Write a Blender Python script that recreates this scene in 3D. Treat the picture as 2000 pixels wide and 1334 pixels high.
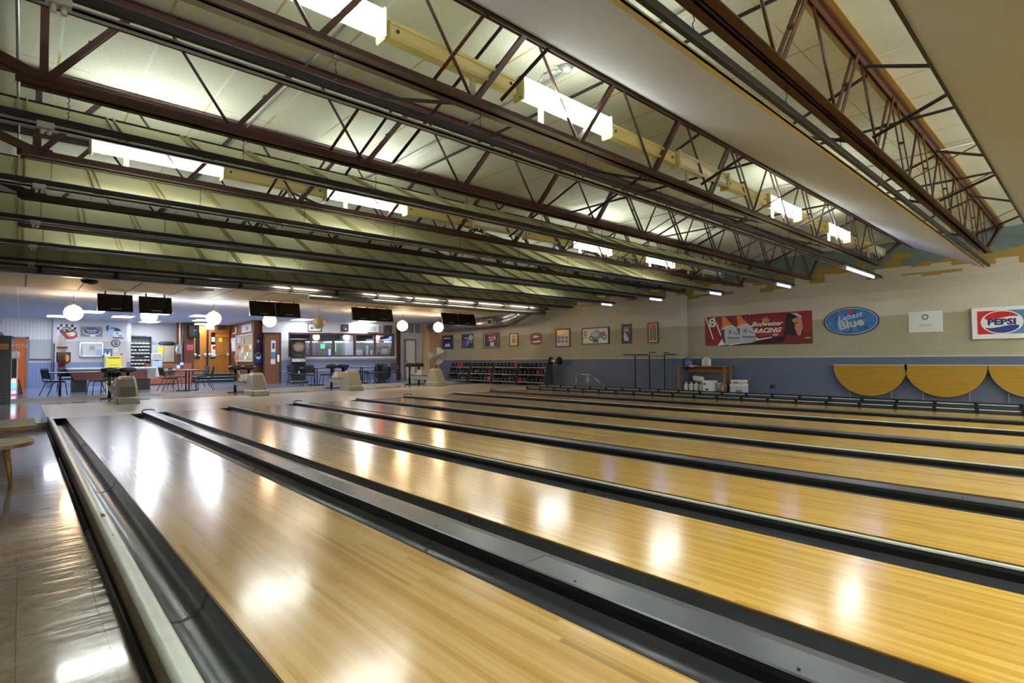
import bpy, math, random
from mathutils import Vector, Matrix
for o in list(bpy.data.objects): bpy.data.objects.remove(o)
C = bpy.context.scene.collection
PI = math.pi
rnd = random.Random(7)
# ---------------------------------------------------------------- camera
F, PX, PY, H = 1050.7, 1000.0, 667.0, 1.13
pit, yaw, rol = math.radians(1.803), math.radians(42.397), math.radians(-0.512)
fh = Vector((math.sin(yaw), math.cos(yaw), 0)); r0 = Vector((math.cos(yaw), -math.sin(yaw), 0)); up = Vector((0, 0, 1))
fwd = fh*math.cos(pit) + up*math.sin(pit); u0 = -fh*math.sin(pit) + up*math.cos(pit)
rgt = r0*math.cos(rol) + u0*math.sin(rol); upv = -r0*math.sin(rol) + u0*math.cos(rol)
cam = bpy.data.cameras.new('camera'); cob = bpy.data.objects.new('camera', cam); C.objects.link(cob)
m = Matrix((rgt, upv, -fwd)).transposed().to_4x4(); m.translation = Vector((0, 0, H)); cob.matrix_world = m
cam.sensor_width = 36; cam.lens = F/2000*36; cam.clip_start = 0.02; cam.clip_end = 200
bpy.context.scene.camera = cob
# ---------------------------------------------------------------- world, exposure
w = bpy.data.worlds.new('world'); bpy.context.scene.world = w; w.use_nodes = True
w.node_tree.nodes['Background'].inputs[0].default_value = (0.96, 0.98, 1.0, 1); w.node_tree.nodes['Background'].inputs[1].default_value = 0.6
vs = bpy.context.scene.view_settings
vs.view_transform = 'Standard'; vs.look = 'None'; vs.gamma = 1; vs.use_curve_mapping = False; vs.exposure = 1.5
TUBE_E = 20.0      # hall fluorescent tubes
GLOBE_W = 26.0     # bulbs inside the globes
FILL_E = 46.0        # unseen fill lamps added behind the camera
PANEL_E = 9.0      # concourse ceiling panels
# ---------------------------------------------------------------- a point seen at a pixel, on a known plane of the building
def ray(x, y): return fwd + rgt*((x-PX)/F) - upv*((y-PY)/F)
def onz(x, y, z):
    d = ray(x, y); t = (z-H)/d.z; return Vector((d.x*t, d.y*t, z))
def onY(x, y, Y):
    d = ray(x, y); t = Y/d.y; return Vector((d.x*t, Y, d.z*t+H))
def onX(x, y, X):
    d = ray(x, y); t = X/d.x; return Vector((X, d.y*t, d.z*t+H))
# ---------------------------------------------------------------- materials
M = {}
def srgb(c):
    return tuple(((v/12.92) if v <= 0.04045 else ((v+0.055)/1.055)**2.4) for v in c)
def mat(name, col, rough=0.5, metal=0.0, emit=0.0, ecol=None, noise=0.0, nscale=20.0, bump=0.0, bscale=60.0, coat=0.0, alpha=None, stretch=None, s=True):
    mt = bpy.data.materials.new(name); mt.use_nodes = True; nt = mt.node_tree; b = nt.nodes['Principled BSDF']
    c = srgb(col) if s else col
    b.inputs['Base Color'].default_value = (*c, 1); b.inputs['Roughness'].default_value = rough; b.inputs['Metallic'].default_value = metal
    if coat: b.inputs['Coat Weight'].default_value = coat; b.inputs['Coat Roughness'].default_value = 0.08
    if emit:
        b.inputs['Emission Color'].default_value = (*(srgb(ecol) if ecol else c), 1); b.inputs['Emission Strength'].default_value = emit
    tc = None
    if noise or bump:
        tc = nt.nodes.new('ShaderNodeTexCoord'); mp = nt.nodes.new('ShaderNodeMapping'); nt.links.new(tc.outputs['Object'], mp.inputs[0])
        if stretch: mp.inputs['Scale'].default_value = stretch
    if noise:
        n = nt.nodes.new('ShaderNodeTexNoise'); n.inputs['Scale'].default_value = nscale; n.inputs['Detail'].default_value = 5
        nt.links.new(mp.outputs[0], n.inputs['Vector'])
        mr = nt.nodes.new('ShaderNodeMapRange'); mr.inputs[1].default_value = 0.3; mr.inputs[2].default_value = 0.7; mr.inputs[3].default_value = 1-noise; mr.inputs[4].default_value = 1+noise
        nt.links.new(n.outputs[0], mr.inputs[0])
        mx = nt.nodes.new('ShaderNodeVectorMath'); mx.operation = 'SCALE'; mx.inputs[0].default_value = c
        nt.links.new(mr.outputs[0], mx.inputs['Scale']); nt.links.new(mx.outputs[0], b.inputs['Base Color'])
    if bump:
        n2 = nt.nodes.new('ShaderNodeTexNoise'); n2.inputs['Scale'].default_value = bscale; n2.inputs['Detail'].default_value = 3
        nt.links.new(mp.outputs[0], n2.inputs['Vector'])
        bp = nt.nodes.new('ShaderNodeBump'); bp.inputs['Strength'].default_value = bump; bp.inputs['Distance'].default_value = 0.01
        nt.links.new(n2.outputs[0], bp.inputs['Height']); nt.links.new(bp.outputs[0], b.inputs['Normal'])
    M[name] = mt; return mt
class NT:
    """tiny node-graph helper"""
    def __init__(s, name, rough=0.5):
        s.m = bpy.data.materials.new(name); s.m.use_nodes = True; s.t = s.m.node_tree; s.b = s.t.nodes['Principled BSDF']; s.b.inputs['Roughness'].default_value = rough
        g = s.t.nodes.new('ShaderNodeNewGeometry'); sp = s.t.nodes.new('ShaderNodeSeparateXYZ'); s.t.links.new(g.outputs['Position'], sp.inputs[0])
        s.pos = g.outputs['Position']; s.x, s.y, s.z = sp.outputs; M[name] = s.m
    def put(s, sock, v):
        if isinstance(v, (int, float)): sock.default_value = v
        elif isinstance(v, tuple): sock.default_value = v if len(v) == len(sock.default_value) else (*v, 1)
        else: s.t.links.new(v, sock)
    def math(s, op, a, b=0.0, c=0.0):
        n = s.t.nodes.new('ShaderNodeMath'); n.operation = op; s.put(n.inputs[0], a); s.put(n.inputs[1], b); s.put(n.inputs[2], c); return n.outputs[0]
    def comb(s, x, y, z):
        n = s.t.nodes.new('ShaderNodeCombineXYZ'); s.put(n.inputs[0], x); s.put(n.inputs[1], y); s.put(n.inputs[2], z); return n.outputs[0]
    def noise(s, v, scale=5.0, detail=3.0):
        n = s.t.nodes.new('ShaderNodeTexNoise'); s.put(n.inputs['Vector'], v); n.inputs['Scale'].default_value = scale; n.inputs['Detail'].default_value = detail; return n.outputs[0]
    def white(s, v):
        n = s.t.nodes.new('ShaderNodeTexWhiteNoise'); n.noise_dimensions = '3D'; s.put(n.inputs['Vector'], v); return n.outputs[0]
    def mix(s, f, a, b):
        n = s.t.nodes.new('ShaderNodeMix'); n.data_type = 'RGBA'; s.put(n.inputs[0], f); s.put(n.inputs[6], a); s.put(n.inputs[7], b); return n.outputs[2]
    def ramp(s, f, stops):
        n = s.t.nodes.new('ShaderNodeValToRGB'); s.put(n.inputs[0], f); e = n.color_ramp.elements
        while len(e) < len(stops): e.new(0.5)
        for k, (p, c) in enumerate(stops): e[k].position = p; e[k].color = (*srgb(c), 1)
        return n.outputs[0]
    def rng(s, v, a, b, c, d):
        n = s.t.nodes.new('ShaderNodeMapRange'); s.put(n.inputs[0], v)
        for k, q in enumerate((a, b, c, d)): n.inputs[k+1].default_value = q
        return n.outputs[0]
    def color(s, v): s.put(s.b.inputs['Base Color'], v)
    def bump(s, h, strength=0.3, dist=0.01):
        n = s.t.nodes.new('ShaderNodeBump'); n.inputs['Strength'].default_value = strength; n.inputs['Distance'].default_value = dist; s.put(n.inputs['Height'], h); s.put(s.b.inputs['Normal'], n.outputs[0])
def line(g, v, period, width, off=0.0):
    """1 on a seam line repeated every period metres"""
    a = g.math('FRACT', g.math('DIVIDE', g.math('ADD', v, off), period))
    return g.math('LESS_THAN', a, width/period)
# --- bowling lane boards
def lane_mat(name, head):
    g = NT(name, 0.2)
    bx = g.math('FLOOR', g.math('DIVIDE', g.x, 0.0272))
    r1 = g.white(g.comb(bx, 0.0, 0.0))
    yy = g.math('FLOOR', g.math('ADD', g.math('DIVIDE', g.y, 2.3), g.math('MULTIPLY', r1, 7.0)))
    r2 = g.white(g.comb(bx, yy, 3.0))
    gr = g.noise(g.comb(g.math('MULTIPLY', g.x, 190.0), g.math('MULTIPLY', g.y, 2.2), r2), 1.0, 4.0)
    gr2 = g.noise(g.comb(g.math('MULTIPLY', g.x, 60.0), g.math('MULTIPLY', g.y, 0.8), r2), 1.0, 3.0)
    t = g.math('ADD', g.math('MULTIPLY', r2, 0.42), g.math('ADD', g.math('MULTIPLY', gr, 0.32), g.math('MULTIPLY', gr2, 0.26)))
    P = [(0.0, (0.56, 0.37, 0.09)), (0.22, (0.78, 0.58, 0.19)), (0.5, (0.87, 0.69, 0.30)), (0.8, (0.91, 0.75, 0.37)), (1.0, (0.93, 0.79, 0.45))] if not head else [(0.0, (0.50, 0.34, 0.14)), (0.25, (0.74, 0.57, 0.29)), (0.5, (0.83, 0.68, 0.41)), (0.8, (0.87, 0.74, 0.48)), (1.0, (0.90, 0.78, 0.54))]
    pine = g.ramp(t, P)
    maple = g.ramp(t, [(0.0, (0.68, 0.50, 0.28)), (0.4, (0.82, 0.66, 0.42)), (1.0, (0.90, 0.77, 0.55))])
    hd = g.math('ADD', g.y, g.math('MULTIPLY', g.math('SUBTRACT', g.white(g.comb(bx, 9.0, 1.0)), 0.5), 0.5))
    base = g.mix(g.rng(hd, 8.6, 8.65, 0, 1), pine, maple)
    # the narrow dark strips let into some boards
    dk = g.math('MULTIPLY', g.math('GREATER_THAN', g.white(g.comb(bx, g.math('FLOOR', g.math('DIVIDE', g.y, 0.75)), 5.0)), 0.9965), g.math('LESS_THAN', g.y, 6.5))
    base = g.mix(g.math('MULTIPLY', dk, 0.5), base, (*srgb((0.42, 0.24, 0.06)), 1))
    seam = line(g, g.x, 0.0272, 0.0010)
    base = g.mix(g.math('MULTIPLY', seam, 0.16), base, (*srgb((0.35, 0.2, 0.06)), 1))
    g.color(base)
    g.b.inputs['Coat Weight'].default_value = 0.6; g.b.inputs['Coat Roughness'].default_value = 0.15
    wv = g.noise(g.comb(g.math('MULTIPLY', g.x, 14.0), g.math('MULTIPLY', g.y, 3.0), 0.0), 1.0, 2.0)
    g.bump(g.math('ADD', g.math('MULTIPLY', wv, 1.0), g.math('MULTIPLY', gr, 0.05)), 0.06, 0.01)
lane_mat('lane_wood', 0); lane_mat('lane_wood_pale', 1)
g = NT('approach_wood', 0.22)
bx = g.math('FLOOR', g.math('DIVIDE', g.x, 0.0272)); r1 = g.white(g.comb(bx, g.math('FLOOR', g.math('DIVIDE', g.y, 1.7)), 0.0))
gr = g.noise(g.comb(g.math('MULTIPLY', g.x, 90.0), g.math('MULTIPLY', g.y, 2.0), r1), 1.0, 4.0)
g.color(g.ramp(g.math('ADD', g.math('MULTIPLY', r1, 0.4), g.math('MULTIPLY', gr, 0.6)), [(0.0, (0.76, 0.72, 0.66)), (0.5, (0.80, 0.76, 0.70)), (1.0, (0.84, 0.80, 0.74))]))
g.bump(g.noise(g.comb(g.math('MULTIPLY', g.x, 6.0), g.math('MULTIPLY', g.y, 2.0), 0.0), 1.0, 2.0), 0.03, 0.01)
# --- vinyl tile of the left aisle: waxed and rippled
def tile_mat(name, a, b, c, size, rough, bstr, bs):
    g = NT(name, rough)
    cell = g.white(g.comb(g.math('FLOOR', g.math('DIVIDE', g.x, size)), g.math('FLOOR', g.math('DIVIDE', g.y, size)), 0.0))
    n = g.noise(g.pos, 22.0, 6.0); n2 = g.noise(g.pos, 3.0, 3.0)
    t = g.math('ADD', g.math('MULTIPLY', n, 0.55), g.math('ADD', g.math('MULTIPLY', cell, 0.15), g.math('MULTIPLY', n2, 0.3)))
    col = g.ramp(t, [(0.25, a), (0.5, b), (0.75, c)])
    seam = g.math('MAXIMUM', line(g, g.x, size, 0.003), line(g, g.y, size, 0.003))
    g.color(g.mix(g.math('MULTIPLY', seam, 0.6), col, (*srgb(tuple(v*0.45 for v in a)), 1)))
    h = g.noise(g.comb(g.math('MULTIPLY', g.x, bs[0]), g.math('MULTIPLY', g.y, bs[1]), 0.0), 1.0, 2.0)
    g.bump(g.math('SUBTRACT', h, g.math('MULTIPLY', seam, 0.2)), bstr, 0.02)
    g.b.inputs['Coat Weight'].default_value = 0.7; g.b.inputs['Coat Roughness'].default_value = 0.08
tile_mat('aisle_tile', (0.43, 0.38, 0.28), (0.56, 0.50, 0.39), (0.67, 0.62, 0.52), 0.305, 0.2, 0.5, (1.8, 9.0))
tile_mat('concourse_tile', (0.62, 0.62, 0.64), (0.70, 0.69, 0.71), (0.77, 0.76, 0.77), 0.305, 0.18, 0.10, (1.5, 3.0))
tile_mat('blue_tile', (0.38, 0.43, 0.55), (0.46, 0.51, 0.63), (0.54, 0.59, 0.71), 0.305, 0.30, 0.05, (2.0, 2.0))
# --- mineral fibre ceiling, old yellowed joints
g = NT('ceiling_tile', 0.85)
n = g.noise(g.pos, 95.0, 2.0); spk = g.math('LESS_THAN', n, 0.36)
cl = g.noise(g.pos, 1.3, 3.0)
base = g.mix(cl, (*srgb((0.74, 0.75, 0.68)), 1), (*srgb((0.84, 0.85, 0.79)), 1))
base = g.mix(g.math('MULTIPLY', spk, 0.5), base, (*srgb((0.48, 0.47, 0.40)), 1))
sx = line(g, g.x, 0.66, 0.022, 0.44); sy = line(g, g.y, 1.24, 0.014, 0.62)
yel = g.noise(g.pos, 0.8, 2.0)
sc = g.mix(g.rng(yel, 0.42, 0.58, 0, 1), (*srgb((0.66, 0.56, 0.27)), 1), (*srgb((0.86, 0.86, 0.82)), 1))
g.color(g.mix(g.math('MULTIPLY', g.math('MAXIMUM', sx, sy), 0.85), base, sc))
g.bump(g.math('SUBTRACT', 1.0, g.math('MAXIMUM', spk, g.math('MAXIMUM', sx, sy))), 0.25, 0.004)
g = NT('concourse_ceiling', 0.8)
n = g.noise(g.pos, 60.0, 2.0)
base = g.mix(g.math('LESS_THAN', n, 0.38), (*srgb((0.80, 0.81, 0.84)), 1), (*srgb((0.68, 0.69, 0.72)), 1))
sl = g.math('MAXIMUM', line(g, g.x, 1.22, 0.03, 0.10), line(g, g.y, 0.61, 0.02))
g.color(g.mix(sl, base, (*srgb((0.88, 0.89, 0.92)), 1)))
# --- painted block wall in three bands
def block(name, ax, joint=True, low=(0.36, 0.39, 0.465), mid=(0.62, 0.60, 0.49), top=(0.74, 0.715, 0.635), zl=1.08, zm=2.16, rough_top=True):
    g = NT(name, 0.55); hv = g.x if ax == 'x' else g.y
    row = g.math('FLOOR', g.math('DIVIDE', g.z, 0.2))
    off = g.math('MULTIPLY', g.math('MODULO', row, 2.0), 0.2)
    jz = line(g, g.z, 0.2, 0.010); jy = line(g, g.math('ADD', hv, off), 0.4, 0.010)
    j = g.math('MAXIMUM', jz, jy)
    n = g.noise(g.pos, 2.0, 4.0)
    zz = g.math('ADD', g.z, g.math('MULTIPLY', g.math('SUBTRACT', n, 0.5), 0.9))
    col = g.mix(g.math('GREATER_THAN', g.z, zl), (*srgb(low), 1), (*srgb(mid), 1))
    stripe = g.math('MULTIPLY', g.math('GREATER_THAN', g.z, zl), g.math('LESS_THAN', g.z, zl+0.035))
    col = g.mix(stripe, col, (*srgb((0.72, 0.70, 0.62)), 1))
    col = g.mix(g.math('GREATER_THAN', g.z, zm), col, (*srgb(top), 1))
    if rough_top:
        q = g.math('ADD', g.z, g.math('MULTIPLY', g.math('SUBTRACT', g.white(g.comb(g.math('FLOOR', g.math('DIVIDE', g.math('ADD', hv, off), 0.4)), row, 1.0)), 0.5), 0.42))
        col = g.mix(g.math('GREATER_THAN', q, 3.28), col, (*srgb((0.60, 0.50, 0.22)), 1))
        col = g.mix(g.math('GREATER_THAN', g.math('ADD', q, g.math('MULTIPLY', n, 0.3)), 3.68), col, (*srgb((0.40, 0.47, 0.46)), 1))
    tone = g.math('MULTIPLY', g.rng(n, 0.3, 0.7, 0.96, 1.03), g.math('SUBTRACT', 1.0, g.math('MULTIPLY', j, 0.14 if joint else 0.0)))
    vm = g.t.nodes.new('ShaderNodeVectorMath'); vm.operation = 'SCALE'; g.put(vm.inputs[0], col); g.put(vm.inputs['Scale'], tone)
    g.color(vm.outputs[0])
    g.bump(g.math('SUBTRACT', 1.0, j), 0.35 if joint else 0.0, 0.006)
block('block_wall', 'y')
block('front_wall', 'x', low=(0.48, 0.53, 0.67), mid=(0.72, 0.71, 0.71), top=(0.79, 0.79, 0.81), zl=1.13, zm=2.05, rough_top=False, joint=False)
g = NT('grooved_panel', 0.45)
gv = line(g, g.x, 0.12, 0.012)
col = g.mix(g.math('GREATER_THAN', g.z, 1.13), (*srgb((0.50, 0.56, 0.74)), 1), (*srgb((0.74, 0.74, 0.75)), 1))
col = g.mix(g.math('GREATER_THAN', g.z, 2.05), col, (*srgb((0.90, 0.90, 0.90)), 1))
g.color(g.mix(g.math('MULTIPLY', gv, 0.35), col, (*srgb((0.3, 0.33, 0.42)), 1))); g.bump(g.math('SUBTRACT', 1.0, gv), 0.4, 0.01)
g = NT('wood_panel', 0.4)
gv = line(g, g.math('ADD', g.x, g.math('MULTIPLY', g.y, 0.7)), 0.11, 0.012)
gn = g.noise(g.comb(g.math('MULTIPLY', g.x, 30.0), g.math('MULTIPLY', g.y, 30.0), g.math('MULTIPLY', g.z, 1.5)), 1.0, 4.0)
col = g.ramp(gn, [(0.2, (0.30, 0.14, 0.08)), (0.8, (0.52, 0.28, 0.17))])
g.color(g.mix(g.math('MULTIPLY', gv, 0.7), col, (*srgb((0.12, 0.05, 0.03)), 1)))
def wood(name, a, b, sc=(3, 60, 60), rough=0.35):
    g = NT(name, rough); tc = g.t.nodes.new('ShaderNodeTexCoord'); mp = g.t.nodes.new('ShaderNodeMapping'); mp.inputs['Scale'].default_value = sc
    g.t.links.new(tc.outputs['Object'], mp.inputs[0]); n = g.noise(mp.outputs[0], 1.0, 5.0); g.color(g.ramp(n, [(0.25, a), (0.75, b)]))
wood('oak_top', (0.61, 0.46, 0.12), (0.68, 0.52, 0.17), (2, 2, 30))
wood('door_oak', (0.62, 0.38, 0.12), (0.76, 0.50, 0.20), (25, 25, 1.5))
wood('door_walnut', (0.38, 0.20, 0.08), (0.52, 0.29, 0.12), (25, 25, 1.5))
wood('door_orange', (0.74, 0.34, 0.08), (0.82, 0.42, 0.13), (25, 25, 1.5))
wood('counter_wood', (0.50, 0.28, 0.16), (0.62, 0.36, 0.22), (2, 2, 25))
wood('shelf_pine', (0.52, 0.34, 0.12), (0.64, 0.44, 0.18), (12, 12, 2))
wood('kraft_edge', (0.40, 0.27, 0.12), (0.55, 0.40, 0.20), (20, 20, 20))
mat('gutter_black', (0.24, 0.25, 0.265), 0.27, noise=0.12, nscale=3, bump=0.05, bscale=25, stretch=(6, 0.5, 6))
mat('cap_dark', (0.42, 0.43, 0.46), 0.33, metal=0.55, noise=0.10, nscale=4, bump=0.03)
mat('cap_white', (0.80, 0.82, 0.76), 0.30, noise=0.06, nscale=8)
mat('curb_side', (0.58, 0.53, 0.42), 0.45, noise=0.08)
mat('black_trim', (0.05, 0.05, 0.055), 0.5)
mat('rubber', (0.12, 0.12, 0.13), 0.35)
mat('truss_red', (0.31, 0.19, 0.19), 0.42, noise=0.15, nscale=6)
mat('truss_brown', (0.30, 0.16, 0.09), 0.42, noise=0.2, nscale=5)
mat('truss_dark', (0.20, 0.16, 0.16), 0.5)
mat('bar_black', (0.09, 0.10, 0.13), 0.5)
mat('galv', (0.66, 0.67, 0.68), 0.35, metal=0.7, noise=0.08, nscale=9)
mat('duct', (0.60, 0.61, 0.62), 0.28, metal=0.9, noise=0.12, nscale=5)
mat('cream', (0.83, 0.78, 0.56), 0.4)
mat('cream_light', (0.90, 0.88, 0.76), 0.35)
mat('reflector', (0.93, 0.93, 0.90), 0.3)
mat('tube_lit', (1, 1, 1), 0.3, emit=TUBE_E, ecol=(0.97, 1.0, 0.97))
mat('strip_tube', (1, 1, 1), 0.3, emit=14.0, ecol=(1.0, 0.94, 0.82))
mat('fill_tube', (1, 1, 1), 0.3, emit=FILL_E, ecol=(0.98, 1.0, 1.0))
mat('tube_off', (0.82, 0.80, 0.74), 0.3)
mat('uv_tube', (0.7, 0.75, 1), 0.3, emit=9.0, ecol=(0.62, 0.68, 1.0))
mat('baffle', (0.78, 0.755, 0.60), 0.6, noise=0.04, nscale=2)
mat('baffle_grey', (0.66, 0.68, 0.73), 0.8)
mat('batten', (0.70, 0.66, 0.47), 0.5)
mat('soffit', (0.84, 0.78, 0.62), 0.6)
mat('soffit_joint', (0.42, 0.35, 0.2), 0.7)
mat('white', (0.88, 0.88, 0.87), 0.4); mat('black', (0.04, 0.04, 0.05), 0.35); mat('blackpad', (0.10, 0.10, 0.11), 0.3)
mat('navy_pad', (0.10, 0.13, 0.18), 0.45)
mat('chrome', (0.80, 0.81, 0.83), 0.15, metal=1.0); mat('steel', (0.55, 0.56, 0.58), 0.35, metal=0.8)
mat('grey', (0.50, 0.51, 0.53), 0.5); mat('darkgrey', (0.22, 0.23, 0.25), 0.45); mat('lightgrey', (0.70, 0.71, 0.72), 0.45)
mat('return_shell', (0.57, 0.56, 0.50), 0.35, noise=0.04); mat('return_olive', (0.42, 0.42, 0.36), 0.3); mat('return_base', (0.45, 0.43, 0.37), 0.4)
mat('screen', (0.03, 0.03, 0.035), 0.12); mat('globe_lit', (1, 0.9, 0.7), 0.4, emit=0.52, ecol=(1.0, 0.86, 0.58)); mat('globe_cool', (1, 1, 1), 0.4, emit=0.8, ecol=(0.92, 0.97, 1.0))
mat('globe_off', (0.70, 0.64, 0.50), 0.35)
mat('panel_lit', (1, 1, 1), 0.5, emit=PANEL_E, ecol=(0.93, 0.96, 1.0))
mat('red', (0.75, 0.10, 0.10), 0.4); mat('darkred', (0.42, 0.08, 0.09), 0.45); mat('banner_red', (0.52, 0.08, 0.08), 0.42, noise=0.25, nscale=3)
mat('blue', (0.16, 0.24, 0.52), 0.4); mat('skyblue', (0.32, 0.50, 0.66), 0.4); mat('paleblue', (0.70, 0.78, 0.90), 0.4); mat('deepblue', (0.10, 0.13, 0.36), 0.4)
mat('yellow', (0.93, 0.85, 0.20), 0.5); mat('orange', (0.88, 0.48, 0.16), 0.4); mat('green', (0.15, 0.55, 0.30), 0.4); mat('pink', (0.85, 0.35, 0.45), 0.5); mat('purple', (0.35, 0.28, 0.50), 0.5)
mat('tan', (0.74, 0.58, 0.38), 0.5); mat('brown', (0.30, 0.17, 0.10), 0.45); mat('skin', (0.72, 0.50, 0.36), 0.5); mat('amber', (0.80, 0.48, 0.08), 0.3); mat('beige', (0.76, 0.72, 0.62), 0.5)
mat('gold', (0.70, 0.56, 0.26), 0.35, metal=0.5); mat('paper', (0.88, 0.88, 0.84), 0.6); mat('cork', (0.66, 0.60, 0.48), 0.8); mat('maroon', (0.22, 0.09, 0.08), 0.4)
mat('mirror', (0.85, 0.86, 0.88), 0.08, metal=1.0); mat('darkgreen', (0.10, 0.17, 0.15), 0.4); mat('jug', (0.80, 0.82, 0.72), 0.35); mat('bluejug', (0.30, 0.40, 0.62), 0.25)
mat('neon_red', (1, 0.1, 0.1), 0.4, emit=3.0, ecol=(1, 0.15, 0.15)); mat('exit_lit', (1, 1, 1), 0.4, emit=1.6, ecol=(1, 0.97, 0.95)); mat('green_glow', (0.1, 0.9, 0.5), 0.4, emit=0.6, ecol=(0.1, 0.9, 0.5)); mat('blue_glow', (0.3, 0.4, 1), 0.4, emit=1.2, ecol=(0.4, 0.45, 1)); mat('pink_glow', (1, 0.5, 0.6), 0.4, emit=1.2, ecol=(1, 0.5, 0.6)); mat('cyan_glow', (0.3, 0.9, 1), 0.4, emit=1.2, ecol=(0.3, 0.85, 1)); mat('white_glow', (1, 1, 1), 0.4, emit=1.3)
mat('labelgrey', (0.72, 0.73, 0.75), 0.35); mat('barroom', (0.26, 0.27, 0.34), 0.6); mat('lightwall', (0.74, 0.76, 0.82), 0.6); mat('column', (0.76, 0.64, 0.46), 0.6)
for nm_g in ('globe_lit', 'globe_cool'):
    nt = M[nm_g].node_tree; tr = nt.nodes.new('ShaderNodeBsdfTransparent'); mx = nt.nodes.new('ShaderNodeMixShader'); mx.inputs[0].default_value = 0.6
    nt.links.new(tr.outputs[0], mx.inputs[1]); nt.links.new(nt.nodes['Principled BSDF'].outputs[0], mx.inputs[2]); nt.links.new(mx.outputs[0], nt.nodes['Material Output'].inputs[0])
mt = bpy.data.materials.new('glass'); mt.use_nodes = True; nt = mt.node_tree
tr = nt.nodes.new('ShaderNodeBsdfTransparent'); gl = nt.nodes.new('ShaderNodeBsdfGlossy'); gl.inputs['Roughness'].default_value = 0.02
mx = nt.nodes.new('ShaderNodeMixShader'); mx.inputs[0].default_value = 0.07; tr.inputs[0].default_value = (0.9, 0.93, 0.95, 1)
nt.links.new(tr.outputs[0], mx.inputs[1]); nt.links.new(gl.outputs[0], mx.inputs[2]); nt.links.new(mx.outputs[0], nt.nodes['Material Output'].inputs[0]); M['glass'] = mt
for k, c in enumerate([(0.05, 0.05, 0.06), (0.07, 0.08, 0.13), (0.10, 0.07, 0.09), (0.72, 0.08, 0.14), (0.10, 0.20, 0.42), (0.75, 0.30, 0.12), (0.30, 0.32, 0.34), (0.10, 0.30, 0.32), (0.08, 0.14, 0.12)]): mat('ball%d' % k, c, 0.12)
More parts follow.
